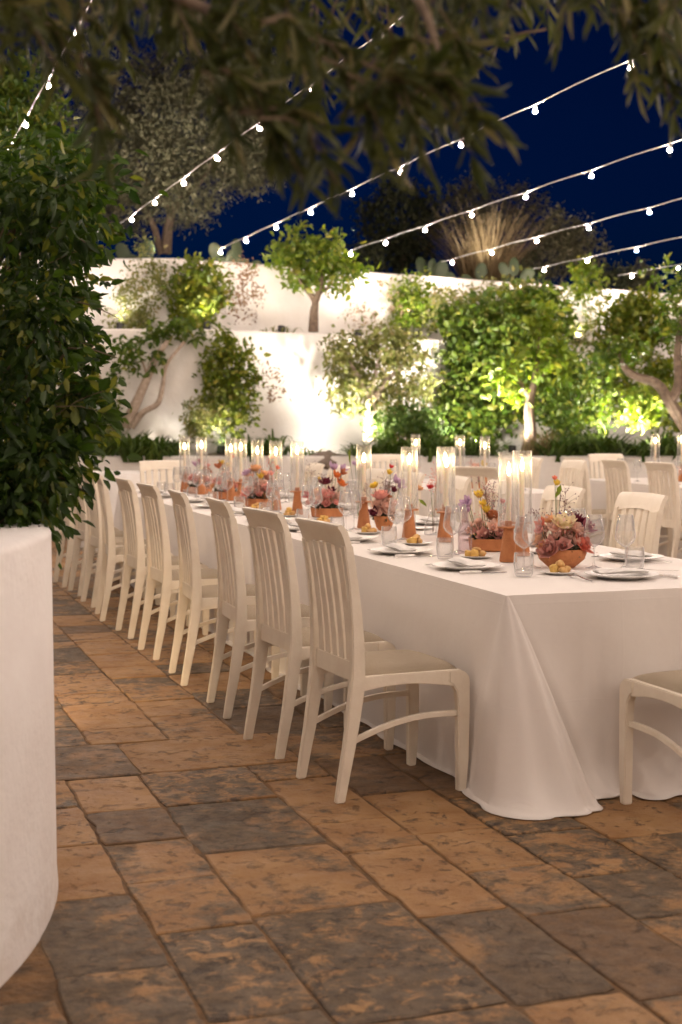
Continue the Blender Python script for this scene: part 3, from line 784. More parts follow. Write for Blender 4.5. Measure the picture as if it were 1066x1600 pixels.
def napkin_mesh():
    n, m = 20, 8; v = []; f = []
    for side in (1, -1):
        for i in range(n+1):
            for j in range(m+1):
                u, w = -1+2*i/n, -1+2*j/m
                e = max(0, 1-abs(w)**5)**0.5*max(0, 1-abs(u)**10)**0.5
                z = 0.011+side*0.010*e+0.004*math.sin(u*2.3+0.6)*(1 if side > 0 else 0.4)+(0.003*math.sin(w*3+u*2) if side > 0 else 0)
                v.append((u*0.115+0.008*w*w, w*0.042*(1+0.06*math.sin(u*4)), z))
    o = (n+1)*(m+1)
    for i in range(n):
        for j in range(m):
            q = i*(m+1)+j; f.append((q, q+m+1, q+m+2, q+1)); f.append((o+q, o+q+1, o+q+m+2, o+q+m+1))
    b = MB(); b.add(v, f); me = b.mesh('napkin', M_NAPKIN, True, 70)
    bm = bmesh.new(); bm.from_mesh(me); bmesh.ops.remove_doubles(bm, verts=bm.verts, dist=0.0006); bm.to_mesh(me); bm.free()
    return me
NAP = napkin_mesh()
def strip(pts, m, name, th=0.0018):
    """flat cutlery: (x, half width, z) stations along x"""
    v = []; f = []
    for x_, w, z in pts: v += [(x_, -w, z), (x_, w, z), (x_, w*0.9, z+th), (x_, -w*0.9, z+th)]
    for i in range(len(pts)-1):
        for k in range(4): f.append((4*i+k, 4*i+(k+1) % 4, 4*i+4+(k+1) % 4, 4*i+4+k))
    f += [(3, 2, 1, 0), tuple(4*(len(pts)-1)+k for k in range(4))]
    b = MB(); b.add(v, f); return b
KN_BLADE = strip([(0.0, 0.006, 0.004), (0.02, 0.008, 0.002), (0.08, 0.010, 0.001), (0.105, 0.0085, 0.001), (0.118, 0.003, 0.001)], M_STEEL, 'blade').mesh('knife_blade', M_STEEL)
b = MB(); b.tube([(-0.095, 0, 0.007), (-0.09, 0, 0.007), (-0.05, 0, 0.0068), (0.0, 0, 0.006), (0.004, 0, 0.006)], [0.004, 0.0068, 0.0065, 0.0055, 0.004], 8); KN_HAND = b.mesh('knife_handle', M_PEARL)
FORK_H = strip([(-0.10, 0.0055, 0.002), (-0.09, 0.006, 0.002), (-0.03, 0.0035, 0.004), (0.03, 0.0032, 0.012), (0.045, 0.009, 0.010), (0.055, 0.0115, 0.007)], M_STEEL, 'fork').mesh('fork_handle', M_STEEL)
b = MB()
for k in range(4):
    y = (k-1.5)*0.0062
    b.add(*[(lambda q: q)(x_) for x_ in (strip([(0.0, 0.0019, 0), (0.02, 0.0017, -0.002), (0.045, 0.001, 0.002)], M_STEEL, 't', 0.0015).v, strip([(0.0, 0.0019, 0), (0.02, 0.0017, -0.002), (0.045, 0.001, 0.002)], M_STEEL, 't', 0.0015).f)])
    for i in range(len(b.v)-12, len(b.v)): b.v[i] = (b.v[i][0]+0.053, b.v[i][1]+y, b.v[i][2]+0.007)
FORK_T = b.mesh('fork_tines', M_STEEL)
SP_H = strip([(-0.10, 0.0055, 0.002), (-0.03, 0.0035, 0.004), (0.045, 0.003, 0.010)], M_STEEL, 'sp').mesh('spoon_handle', M_STEEL)
b = MB(); b.ellip((0.068, 0, 0.010), (0.028, 0.018, 0.005), 14, 7); SP_B = b.mesh('spoon_bowl', M_STEEL)
def lump(r, sd, m, boxy=0.0):
    gg = np.random.default_rng(sd); b = MB(); b.ellip((0, 0, 0), (1, 1, 1), 10, 7)
    v = []
    for p in b.v:
        q = np.array(p); 
        if boxy: q = q/max(np.abs(q).max(), 1e-6)*lerp(1, np.abs(q).max(), 1-boxy)
        q = q*(1+0.12*math.sin(q[0]*4+sd)+0.10*math.sin(q[1]*5+sd*2)); v.append((q[0]*r[0], q[1]*r[1], q[2]*r[2]+r[2]*0.9))
    b.v = v; return b.mesh('bread', m, True, 60)
BR = [lump((0.026, 0.020, 0.013), 1, M_BREAD), lump((0.022, 0.020, 0.015), 2, M_BREAD), lump((0.021, 0.016, 0.014), 5, M_FOCAC, 0.8), lump((0.017, 0.017, 0.017), 7, M_FOCAC, 0.85), lump((0.030, 0.013, 0.012), 9, M_BREAD)]
gp = np.random.default_rng(17)
SIDE = {'L': 'on the chair-row side', 'R': 'on the far side'}
def setting(cx, cyy, fx, fy, where, full=True, bread=True, bp_off=(0.25, 0.42), tum=(0.10, -0.34), w1=(0.21, -0.14), w2=(0.285, -0.05), cutlery=True, seed=0):
    """one place laid on the cloth; offsets are (forward, to the guest's left)"""
    lx, ly = -fy, fx
    rz = math.atan2(fy, fx); Z = TZ+0.0035
    P = lambda f, l_: (cx+fx*f+lx*l_+gp.normal()*0.006, cyy+fy*f+ly*l_+gp.normal()*0.006, Z)
    o = thing('dinner_plate', f'white beaded-rim dinner plate at {where}', 'plate', (cx, cyy, Z), 0, 'dinner plates')
    ob('rim', BEADS, o); ob('plate', PLATE, o)
    tag(ob('napkin', NAP, None, (cx, cyy, Z+0.016), (0, 0, rz+R_(90+gp.normal()*4))), f'folded white napkin on the plate at {where}', 'napkin', 'folded napkins')
    tag(ob('tumbler', TUMB, None, P(*tum)), f'clear water tumbler at {where}', 'tumbler', 'water tumblers')
    for k, w in enumerate((w1, w2)):
        q = P(*w); o = thing('wine_glass', f"{'taller standing nearer' if k == 0 else 'rear'} of two clear wine glasses at {where}".replace('taller standing nearer', 'front'), 'wine glass', q, 0, 'wine glasses')
        ob('bowl', WG_BOWL, o); ob('stem', WG_STEM, o)
    if cutlery:
        q = P(-0.02, -0.19); o = thing('knife', f'pearl-handled table knife beside the plate at {where}', 'knife', q, rz, 'table knives'); ob('blade', KN_BLADE, o); ob('handle', KN_HAND, o)
        q = P(0.0, 0.185); o = thing('fork', f'steel fork beside the plate at {where}', 'fork', q, rz, 'forks'); ob('handle', FORK_H, o); ob('tines', FORK_T, o)
    if bread:
        q = P(*bp_off); tag(ob('bread_plate', BPLATE, None, q), f'small white bread plate at {where}', 'bread plate', 'bread plates')
        if cutlery:
            for k in range(5):
                a = k*1.35+seed; r = 0.018 if k < 4 else 0
                bz = Z+0.006+(0.020 if k == 4 else 0)
                tag(ob('bread_piece', BR[(k+seed) % 5], None, (q[0]+math.cos(a)*r*1.5, q[1]+math.sin(a)*r*1.5, bz), (gp.normal()*0.15, gp.normal()*0.15, a*2.1)),
                    f"{['flat oval piece', 'round lump', 'low golden slab', 'golden cube', 'long finger'][(k+seed) % 5]} of bread in the heap at {where}", 'bread', f'bread at {where}')
for k in range(10):
    setting(2.425+gp.normal()*0.008, 5.50+0.75*k, 1, 0, f'the {ORD[k]} place {SIDE["L"]}', cutlery=k < 6, bread=k < 8, seed=k)
for k in range(9):
    setting(3.30+gp.normal()*0.008, 5.62+0.78*k, -1, 0, f'the {ORD[k]} place {SIDE["R"]}', cutlery=k < 3, bread=k < 4, seed=k+3, bp_off=(0.19, -0.30) if k == 0 else (0.22, 0.36), tum=(0.10, -0.30), w1=(0.20, -0.14), w2=(0.27, -0.06))
setting(2.88, 4.985, 0, 1, 'the near table end', bp_off=(0.215, 0.15), tum=(0.25, -0.20), w1=(0.355, -0.065), w2=(0.30, -0.19), seed=2)
setting(2.86, 12.30, 0, -1, 'the far table end', cutlery=False, bread=False)
o = thing('spoon', 'steel dessert spoon lying across the near end plate', 'spoon', (3.02, 4.965, TZ+0.024), R_(170)); ob('handle', SP_H, o); ob('bowl', SP_B, o)

# candle holders ------------------------------------------------------------
HOLD = lathe_me('candle_holder', [(0.001, 0.0), (0.0385, 0.0), (0.0400, 0.006), (0.0225, 0.138), (0.0225, 0.148), (0.049, 0.150), (0.0505, 0.153), (0.049, 0.157), (0.016, 0.158), (0.0165, 0.180), (0.0135, 0.182), (0.001, 0.180)], M_TERRA, 32, 40)
CHIM = lathe_me('glass_chimney', [(0.0475, 0.157), (0.0475, 0.18), (0.0455, 0.32), (0.0440, 0.484), (0.0445, 0.487), (0.0425, 0.487), (0.0428, 0.484), (0.0445, 0.32), (0.0465, 0.18), (0.0465, 0.157)], M_CHIM, 32)
CANDLE = lathe_me('candle', [(0.0115, 0.178), (0.0112, 0.395), (0.0095, 0.405), (0.001, 0.403)], M_WAX, 16)
FLAME = lathe_me('flame', [(0.0005, 0.408), (0.0062, 0.416), (0.0085, 0.426), (0.0058, 0.444), (0.0005, 0.462)], M_FLAME, 12)
WICK = lathe_me('wick', [(0.0012, 0.40), (0.001, 0.413)], M_TWIG, 6)
def candle(x, y, label, dz=None, z0=TZ, group='candle holders with glass chimneys'):
    if dz is None: dz = gp.uniform(-0.035, 0.004)
    o = thing('candle_holder', label, 'candle holder', (x, y, z0+0.0035), gp.uniform(0, 6), group)
    ob('base', HOLD, o); ob('glass_chimney', CHIM, o); c = ob('candle', CANDLE, o, (0, 0, dz)); ob('wick', WICK, c); ob('flame', FLAME, c)
for x, y, lb in [(2.735, 5.725, 'front terracotta candle holder of the pair behind the nearest flower bowl'), (2.91, 5.95, 'rear terracotta candle holder of the pair behind the nearest flower bowl'),
                 (2.875, 6.76, 'front terracotta candle holder of the second candle pair'), (2.96, 6.98, 'rear terracotta candle holder of the second candle pair'),
                 (2.777, 7.03, 'terracotta candle holder beside the bottle with the red flower'), (2.80, 7.81, 'terracotta candle holder standing clear before the pale rose bowl'),
                 (2.78, 9.07, 'fifth candle from the camera, glass chimney above the dark red flowers'), (2.78, 9.585, 'sixth candle in its glass chimney from the camera'),
                 (2.78, 10.07, 'seventh candle in its glass chimney from the camera'), (2.78, 10.54, 'front candle of the far overlapping pair'), (2.78, 10.85, 'rear candle of the far overlapping pair'),
                 (2.78, 11.85, 'last but one candle of the long table'), (2.74, 12.33, 'last candle at the far end of the long table')]:
    candle(x, y, lb)
for x, y, lb in [(5.35, 11.7, 'blurred candle at the near part of the middle background table'), (5.5, 12.6, 'blurred candle halfway along the middle background table'), (5.4, 13.5, 'blurred candle at the far part of the middle background table'),
                 (7.95, 13.1, 'blurred candle at the far end of the right background table'), (8.05, 12.75, 'blurred candle second from the far end of the right background table'),
                 (8.1, 11.9, 'blurred candle halfway along the right background table'), (7.95, 11.5, 'blurred candle by the right picture edge on the background table'), (8.1, 12.3, 'blurred candle third from the far end of the right background table')]:
    candle(x, y, lb, group='candles on the background tables')
for k, (x, y) in enumerate([(5.15, 11.5), (5.2, 12.0), (5.7, 11.6), (5.15, 12.9), (5.75, 12.4), (5.2, 13.6), (7.65, 13.3), (7.6, 12.5), (7.62, 12.9), (7.6, 11.7), (7.65, 11.3), (8.4, 12.9), (8.4, 12.2), (7.6, 12.1)]):
    o = thing('wine_glass', 'blurred wine glass among others on the middle background table' if x < 7 else 'blurred wine glass among others on the right background table', 'wine glass', (x, y, TZ+0.0035), 0, 'wine glasses on the background tables'); ob('bowl', WG_BOWL, o); ob('stem', WG_STEM, o)

# flowers ---------------------------------------------------------------------
def petal(L, W, cup, curl, n=5):
    """grid of a cupped petal rising along +x then +z, base at origin"""
    V = []
    for i in range(n):
        t = i/(n-1)
        for j in range(4):
            s = -1+2*j/3; w = W*math.sin(math.pi*min(1, 0.12+0.80*t)**0.8)*0.5
            a = cup*t; x_ = L*(t*math.cos(a*0.6)); z = L*t*math.sin(a)+curl*L*t*t
            V.append((x_-0.25*w*s*s, s*w, z+0.35*abs(s)**2*w*(1-0.7*t)))
    F = [(i*4+j, i*4+j+1, (i+1)*4+j+1, (i+1)*4+j) for i in range(n-1) for j in range(3)]
    return V, F
def bloom(sd, r, layers):
    """layers: (petals, length, width, tilt degrees, curl, radius, z)"""
    gg = np.random.default_rng(sd); b = MB()
    for n, L, W, tilt, curl, rr, z in layers:
        a0 = gg.uniform(0, 6)
        for k in range(n):
            V, F = petal(L*gg.uniform(0.9, 1.1)*r, W*r*gg.uniform(0.9, 1.1), 0.5, curl)
            M = Matrix.Rotation(a0+2*math.pi*k/n+gg.normal()*0.12, 4, 'Z') @ Matrix.Translation((rr*r, 0, z*r)) @ Matrix.Rotation(-R_(tilt+gg.normal()*6), 4, 'Y')
            b.add([M @ Vector(p) for p in V], F)
    me = mk('bloom', b.v, b.f, None, True); me.materials.append(None)
    return me
LYR = {'rose': [(7, 0.95, 0.95, 18, -0.25, 0.15, 0.0), (6, 0.85, 0.85, 38, -0.2, 0.12, 0.05), (6, 0.72, 0.75, 56, -0.12, 0.10, 0.08), (5, 0.58, 0.6, 70, 0.0, 0.08, 0.1), (4, 0.48, 0.5, 82, 0.08, 0.05, 0.12)],
       'open': [(6, 1.0, 1.15, 22, -0.15, 0.1, 0), (5, 0.85, 1.0, 42, -0.1, 0.08, 0.04), (4, 0.4, 0.3, 72, 0.0, 0.03, 0.1)],
       'daisy': [(13, 1.0, 0.34, 12, -0.05, 0.1, 0), (12, 0.8, 0.30, 32, 0, 0.08, 0.05), (9, 0.55, 0.26, 58, 0, 0.05, 0.08)],
       'small': [(5, 1.0, 0.8, 30, -0.1, 0.05, 0), (4, 0.7, 0.6, 60, 0, 0.04, 0.05)]}
def petal_mat(nm, col):
    k = 'petal_'+nm
    if k in MATS: return MATS[k]
    m = leaf_mat(k, tuple(c*0.82 for c in col), col, tuple(min(0.85, c*1.12) for c in col), 0.6, 0.3); return m
PC = {'pink': (0.72, 0.37, 0.33), 'coral': (0.66, 0.22, 0.16), 'dusty': (0.60, 0.33, 0.29), 'cream': (0.76, 0.66, 0.44), 'peach': (0.72, 0.43, 0.25), 'lilac': (0.50, 0.36, 0.50),
      'wine': (0.10, 0.012, 0.028), 'mauve': (0.34, 0.12, 0.16), 'yellow': (0.70, 0.52, 0.10), 'violet': (0.16, 0.10, 0.30), 'red': (0.50, 0.03, 0.04), 'orange': (0.72, 0.22, 0.07), 'blush': (0.74, 0.52, 0.44), 'rust': (0.42, 0.16, 0.08)}
BL = {}
def bloom_me(kind, col, v=0):
    k = (kind, col, v)
    if k not in BL:
        me = bloom(hash((kind, v)) % 999 if False else (len(kind)*7+v*13), 1.0, LYR[kind]); me.materials.clear(); me.materials.append(petal_mat(col, PC[col])); BL[k] = me
    return BL[k]
BOWLS = {'bowl': lathe_me('bowl', [(0.001, 0.0), (0.055, 0.0), (0.060, 0.004), (0.096, 0.035), (0.106, 0.062), (0.104, 0.080), (0.098, 0.081), (0.098, 0.062), (0.05, 0.02), (0.001, 0.015)], M_TERRA, 36, 45),
         'dish': lathe_me('dish', [(0.001, 0.0), (0.096, 0.0), (0.102, 0.004), (0.108, 0.058), (0.104, 0.060), (0.098, 0.010), (0.001, 0.008)], M_TERRA, 36, 35),
         'cup': lathe_me('cup', [(0.001, 0.0), (0.030, 0.0), (0.045, 0.02), (0.060, 0.075), (0.058, 0.085), (0.052, 0.08), (0.03, 0.02), (0.001, 0.015)], M_TERRA, 32, 45)}
def spray_mesh(sd, n, h, lean, col, br, name='berry_spray'):
    """a branching stem with many tiny berries"""
    gg = np.random.default_rng(sd); st = MB(); be = MB()
    a = gg.uniform(0, 6); top = Vector((math.cos(a)*lean, math.sin(a)*lean, h))
    p = [Vector((0, 0, 0)), top*0.5+Vector((0, 0, 0.02)), top]
    st.tube(p, [0.0012, 0.001, 0.0008], 4)
    for k in range(n):
        s = p[1]+(p[2]-p[1])*gg.uniform(0.2, 1.0); q = s+Vector((gg.normal()*0.024, gg.normal()*0.024, abs(gg.normal())*0.018+0.004))
        st.tube([s, (s+q)/2+Vector((0, 0, 0.004)), q], 0.0005, 3)
        be.ellip(q, (br, br, br*1.1), 5, 4)
    return st.mesh('spray_stem', M_STEMB), be.mesh('berries', mat('berry_'+'_'.join(str(c) for c in col), col, 0.5))
def arrangement(x, y, bowl, blooms, sprays, label, z0=TZ, sc=1.0, sd=0):
    gg = np.random.default_rng(sd+90); o = thing('flower_bowl', label, 'flower arrangement', (x, y, z0+0.0035), 0, 'flower bowls')
    o.scale = (sc, sc, sc)
    me = BOWLS[bowl]; ob('bowl', me, o)
    R = {'bowl': 0.085, 'dish': 0.09, 'cup': 0.05}[bowl]; hz = {'bowl': 0.075, 'dish': 0.055, 'cup': 0.08}[bowl]
    n = 420; a = gg.uniform(0, 6.28, n); r = R*np.sqrt(gg.uniform(0, 1, n))
    pos = np.stack([r*np.cos(a), r*np.sin(a), hz-0.02+0.055*gg.uniform(0, 1, n)*(1-(r/R)**2*0.5)], 1)
    ob('greenery', leaves('greenery', pos, 0.035, 0.010, leaf_mat('moss_green', (0.035, 0.045, 0.018), (0.09, 0.085, 0.05), (0.16, 0.12, 0.08), 0.7, 0.2), seed=sd), o)
    blooms = list(blooms)
    for q_ in range(11):
        a_ = q_*2.4+sd; rr_ = R*gg.uniform(0.45, 1.15)
        blooms.append((['rose', 'small', 'open', 'small'][q_ % 4], ['pink', 'blush', 'dusty', 'blush', 'peach', 'pink'][int(gg.integers(0, 6))], rr_*math.cos(a_), rr_*math.sin(a_), gg.uniform(0.01, 0.075), gg.uniform(0.022, 0.034)))
    fl = gg.normal(size=(260, 3))*np.array([R*0.75, R*0.75, 0.035])+np.array([0, 0, hz+0.075])
    tag(ob('filler', leaves('filler', fl, 0.016, 0.009, petal_mat('filler', (0.62, 0.42, 0.36)), seed=sd+3), o), kind='stuff')
    stems = MB()
    for kind, col, px, py, pz_, rr in blooms:
        q = Vector((px, py, hz+pz_)); d = Vector((px*1.3, py*1.3, 0.06+pz_*0.6)); d.normalize()
        eul = Vector((0, 0, 1)).rotation_difference(d).to_euler()
        rr *= 1.5; ob('flower', bloom_me(kind, col, int(gg.integers(0, 3))), o, q, eul, (rr, rr, rr))
        stems.tube([(px*0.3, py*0.3, hz-0.03), (px*0.8, py*0.8, hz+pz_*0.5), q], 0.0016, 5)
    ob('stems', stems.mesh('stems', M_STEM), o)
    for k, (px, py, h, lean, col, n) in enumerate(sprays):
        s, b_ = spray_mesh(sd*31+k, n, h, lean, col, 0.0026)
        w = ob('berry_spray', s, o, (px, py, hz)); ob('berries', b_, w)
PLUM, CORAL, PINKB = (0.11, 0.018, 0.03), (0.66, 0.14, 0.07), (0.40, 0.16, 0.16)
arrangement(2.845, 5.43, 'bowl', [('rose', 'coral', 0.055, -0.055, 0.018, 0.042), ('rose', 'dusty', -0.075, -0.045, 0.002, 0.040), ('open', 'cream', -0.008, -0.03, 0.095, 0.044), ('open', 'blush', 0.045, -0.03, 0.075, 0.036),
    ('open', 'cream', 0.035, 0.02, 0.085, 0.034), ('small', 'blush', -0.045, -0.03, 0.08, 0.032), ('daisy', 'wine', 0.075, 0.02, 0.105, 0.036), ('daisy', 'mauve', 0.10, -0.02, 0.085, 0.034), ('small', 'violet', 0.03, 0.05, 0.115, 0.026),
    ('small', 'peach', -0.045, 0.02, 0.115, 0.030), ('small', 'coral', -0.085, 0.01, 0.105, 0.026), ('rose', 'pink', 0.08, 0.05, 0.05, 0.036), ('rose', 'blush', -0.05, 0.06, 0.06, 0.038), ('small', 'pink', -0.10, -0.01, 0.08, 0.028)],
    [(0.0, 0.02, 0.21, 0.03, PLUM, 22), (0.02, 0.04, 0.24, 0.13, PLUM, 18), (-0.04, 0.03, 0.16, 0.07, PLUM, 26), (-0.07, 0.0, 0.15, 0.10, PLUM, 26), (0.05, 0.0, 0.14, 0.13, PLUM, 18)], 'nearest terracotta bowl of cream, coral and wine red flowers', sd=1)
arrangement(2.90, 6.27, 'dish', [('small', 'lilac', -0.12, -0.02, 0.165, 0.034), ('small', 'lilac', -0.10, 0.03, 0.13, 0.030), ('open', 'lilac', -0.14, 0.01, 0.14, 0.028), ('small', 'yellow', -0.055, 0.0, 0.20, 0.030), ('small', 'yellow', -0.03, -0.02, 0.13, 0.026), ('small', 'yellow', -0.05, -0.03, 0.16, 0.022),
    ('rose', 'rust', 0.0, -0.02, 0.10, 0.034), ('rose', 'peach', 0.02, 0.02, 0.085, 0.032), ('rose', 'dusty', 0.04, -0.04, 0.03, 0.040), ('daisy', 'dusty', 0.0, -0.06, 0.02, 0.034), ('small', 'red', 0.055, 0.0, 0.17, 0.018), ('rose', 'blush', -0.04, 0.05, 0.05, 0.034)],
    [(0.0, 0.0, 0.25, 0.05, PINKB, 55), (0.03, 0.02, 0.21, 0.06, PINKB, 50), (-0.02, 0.02, 0.19, 0.05, PLUM, 30), (0.05, 0.0, 0.17, 0.05, PINKB, 45), (0.0, 0.03, 0.27, 0.03, PLUM, 18)], 'shallow terracotta dish of lilac and yellow flowers behind the smoked glass bottle', sd=2)
arrangement(2.84, 7.58, 'cup', [('rose', 'pink', -0.02, -0.01, 0.10, 0.044), ('rose', 'blush', 0.0, -0.02, 0.045, 0.040), ('small', 'wine', -0.06, -0.03, 0.015, 0.034), ('small', 'wine', 0.05, -0.01, 0.14, 0.024), ('open', 'yellow', -0.055, 0.0, 0.165, 0.026), ('small', 'lilac', 0.07, 0.0, 0.19, 0.032), ('small', 'lilac', 0.10, 0.02, 0.16, 0.034),
    ('small', 'yellow', 0.03, 0.0, 0.24, 0.022), ('small', 'red', 0.045, 0.01, 0.275, 0.016), ('rose', 'rust', 0.02, 0.02, 0.09, 0.03)],
    [(0.0, 0.0, 0.19, 0.03, PLUM, 50), (0.02, 0.0, 0.2, 0.05, PLUM, 40), (-0.03, 0.0, 0.16, 0.10, PLUM, 24)], 'terracotta cup of pale pink roses and dark sprigs beside a candle', sd=3)
arrangement(2.90, 8.80, 'dish', [('rose', 'pink', -0.02, -0.05, 0.075, 0.042), ('daisy', 'wine', -0.01, 0.0, 0.155, 0.044), ('small', 'wine', 0.02, -0.02, 0.10, 0.034), ('small', 'orange', 0.06, 0.0, 0.20, 0.034), ('open', 'orange', 0.08, -0.02, 0.15, 0.034), ('small', 'rust', 0.10, 0.0, 0.22, 0.03), ('small', 'lilac', 0.05, 0.03, 0.25, 0.036), ('small', 'lilac', 0.11, 0.03, 0.24, 0.034), ('rose', 'peach', -0.07, 0.0, 0.09, 0.034), ('small', 'red', -0.13, -0.02, 0.08, 0.03), ('rose', 'blush', 0.05, 0.04, 0.06, 0.036)],
    [(-0.05, 0.0, 0.22, 0.08, PLUM, 16), (0.05, 0.0, 0.2, 0.06, PLUM, 20)], 'terracotta dish with a dark wine flower and orange blooms', sd=4)
arrangement(2.78, 10.02, 'dish', [('rose', 'pink', -0.09, -0.03, 0.03, 0.044), ('rose', 'blush', 0.0, -0.04, 0.09, 0.046), ('rose', 'pink', 0.05, -0.02, 0.07, 0.042), ('small', 'yellow', 0.0, -0.03, 0.15, 0.030), ('rose', 'peach', -0.02, 0.02, 0.20, 0.042), ('rose', 'blush', -0.06, 0.02, 0.14, 0.04), ('rose', 'dusty', 0.07, 0.03, 0.13, 0.042), ('small', 'peach', 0.03, 0.0, 0.17, 0.034), ('rose', 'lilac', -0.08, 0.02, 0.18, 0.034)],
    [(0.02, 0.0, 0.24, 0.08, PINKB, 40), (0.05, 0.0, 0.22, 0.12, PLUM, 30), (-0.05, 0, 0.2, 0.06, PINKB, 30)], 'terracotta dish piled with pink and blush roses halfway down the table', sd=5)
arrangement(2.80, 11.10, 'dish', [('rose', 'pink', 0.04, -0.04, 0.05, 0.044), ('rose', 'blush', 0.0, 0.0, 0.12, 0.04), ('small', 'rust', -0.05, 0.0, 0.19, 0.036), ('small', 'cream', 0.01, 0.0, 0.2, 0.034), ('small', 'yellow', -0.02, 0.02, 0.22, 0.03), ('small', 'coral', 0.05, 0.0, 0.27, 0.026), ('rose', 'dusty', -0.06, 0.0, 0.08, 0.036)],
    [(0.03, 0.0, 0.25, 0.08, PINKB, 36), (0.07, 0.0, 0.18, 0.05, PLUM, 26), (0.0, 0.0, 0.27, 0.04, CORAL, 22)], 'terracotta dish of pink roses towards the far table end', sd=6)
arrangement(2.80, 12.0, 'dish', [('rose', 'dusty', 0.02, -0.04, 0.05, 0.044), ('rose', 'rust', 0.05, 0.0, 0.12, 0.044), ('rose', 'pink', -0.05, 0.0, 0.07, 0.04), ('small', 'lilac', -0.03, 0.0, 0.18, 0.036), ('small', 'mauve', 0.0, 0.0, 0.2, 0.032), ('small', 'pink', 0.06, 0.02, 0.17, 0.03)],
    [(0.03, 0.0, 0.22, 0.06, PINKB, 36)], 'farthest terracotta dish of rust and dusty pink flowers', sd=7)
BOT = {'flask': [(0.001, 0.0), (0.044, 0.0), (0.047, 0.006), (0.044, 0.05), (0.025, 0.10), (0.014, 0.125), (0.013, 0.155), (0.016, 0.158)], 'bottle': [(0.001, 0.0), (0.030, 0.0), (0.033, 0.006), (0.033, 0.11), (0.027, 0.135), (0.015, 0.165), (0.0145, 0.20), (0.017, 0.203)], 'tall': [(0.001, 0), (0.028, 0), (0.030, 0.005), (0.028, 0.10), (0.017, 0.16), (0.017, 0.22), (0.02, 0.223)]}
BOTM = {k: (lathe_me(k, v, M_GLASS, 24), lathe_me(k+'_smoked', v, M_PINKGLASS, 24)) for k, v in BOT.items()}
def bud_vase(x, y, kind, blooms, label, smoked=False, sprays=(), leafs=(), sd=0):
    o = thing('bud_vase', label, 'bud vase', (x, y, TZ+0.0035), 0, 'glass bud vases'); ob('bottle', BOTM[kind][smoked], o)
    st = MB()
    for kn, col, px, py, z, r in blooms:
        d = Vector((px, py, 0.09)).normalized(); ob('flower', bloom_me(kn, col, 0), o, (px, py, z), Vector((0, 0, 1)).rotation_difference(d).to_euler(), (r, r, r))
        st.tube([(px*-0.2, py*-0.2, 0.012), (px*0.15, py*0.15, 0.14), (px, py, z)], 0.0016, 5)
    for px, py, z0, z1 in leafs: st.tube([(0, 0, 0.02), (px*0.4, py*0.4, 0.16), (px, py, z0)], 0.0014, 5)
    ob('stem', st.mesh('stem', M_STEM), o)
    for k, (px, py, h, lean, col, n) in enumerate(sprays):
        s, b_ = spray_mesh(sd*13+k, n, h, lean, col, 0.0030); w = ob('berry_spray', s, o, (px, py, 0.02)); ob('berries', b_, w)
    if leafs:
        pos = np.array([(px, py, z0) for px, py, z0, z1 in leafs]); dr = np.array([(px*0.6, py*0.6, 1.0*(z1-z0)/abs(z1-z0)) for px, py, z0, z1 in leafs])
        ob('leaf', leaves('leaf', pos, abs(leafs[0][3]-leafs[0][2]), 0.028, L_YEL, dr, seed=sd), o)
bud_vase(2.99, 7.22, 'flask', [('daisy', 'red', -0.02, -0.02, 0.255, 0.030)], 'round clear glass flask with a red flower and coral berries', sprays=[(0, 0, 0.33, 0.03, CORAL, 60), (0.005, 0, 0.30, 0.04, CORAL, 50)], sd=1)
bud_vase(2.69, 6.10, 'bottle', [], 'smoked glass bottle in front of the lilac flower dish', True, sd=2)
bud_vase(2.83, 7.16, 'bottle', [('open', 'peach', 0.05, 0.0, 0.25, 0.03)], 'clear bottle right behind a candle holder, a peach bloom in it', leafs=[(0.05, -0.01, 0.20, 0.13)], sd=3)
bud_vase(2.97, 5.72, 'tall', [('small', 'yellow', 0.0, 0.0, 0.335, 0.030), ('small', 'coral', -0.005, 0.01, 0.36, 0.022)], 'slim glass vase with one yellow and coral bloom behind the nearest flower bowl', leafs=[(0.02, 0.0, 0.34, 0.28)], sd=4)
bud_vase(3.05, 8.62, 'tall', [('small', 'lilac', -0.02, 0, 0.34, 0.034), ('small', 'lilac', 0.02, 0.02, 0.32, 0.03)], 'slim glass vase with upright green blades and lilac flowers', leafs=[(0.01, 0, 0.33, 0.47), (0.04, 0, 0.32, 0.44), (-0.05, 0, 0.33, 0.40)], sd=5)
bud_vase(2.72, 9.45, 'flask', [('small', 'pink', -0.01, 0, 0.25, 0.034), ('small', 'coral', 0.03, 0, 0.29, 0.03)], 'clear glass flask with pink blossom near the table middle', sprays=[(0, 0, 0.33, 0.03, CORAL, 40)], sd=6)
bud_vase(2.98, 9.35, 'bottle', [('small', 'yellow', 0.04, 0, 0.22, 0.022), ('small', 'orange', 0.09, 0, 0.20, 0.022)], 'clear bottle with wispy yellow and orange sprigs', sprays=[(0, 0, 0.30, 0.06, PLUM, 18), (0, 0, 0.26, 0.09, (0.25, 0.22, 0.04), 16)], sd=7)
bud_vase(3.02, 10.6, 'tall', [('small', 'coral', 0.02, 0, 0.33, 0.03)], 'far slim vase with a coral bloom above the roses', sprays=[(0, 0, 0.38, 0.05, CORAL, 30)], sd=8)
for k, (x, y) in enumerate([(8.05, 12.5), (8.15, 11.7), (5.45, 12.1)]):
    arrangement(x, y, 'dish', [('rose', 'peach', 0.03, -0.03, 0.05, 0.044), ('rose', 'orange', -0.04, 0.0, 0.1, 0.04), ('rose', 'blush', 0.0, 0.03, 0.13, 0.04), ('small', 'yellow', 0.06, 0.0, 0.15, 0.036)], [(0, 0, 0.2, 0.06, CORAL, 24)],
        ['blurred peach flower dish at the far part of the right background table', 'blurred peach flower dish near the right picture edge', 'blurred orange flower dish on the middle background table'][k], sd=20+k)

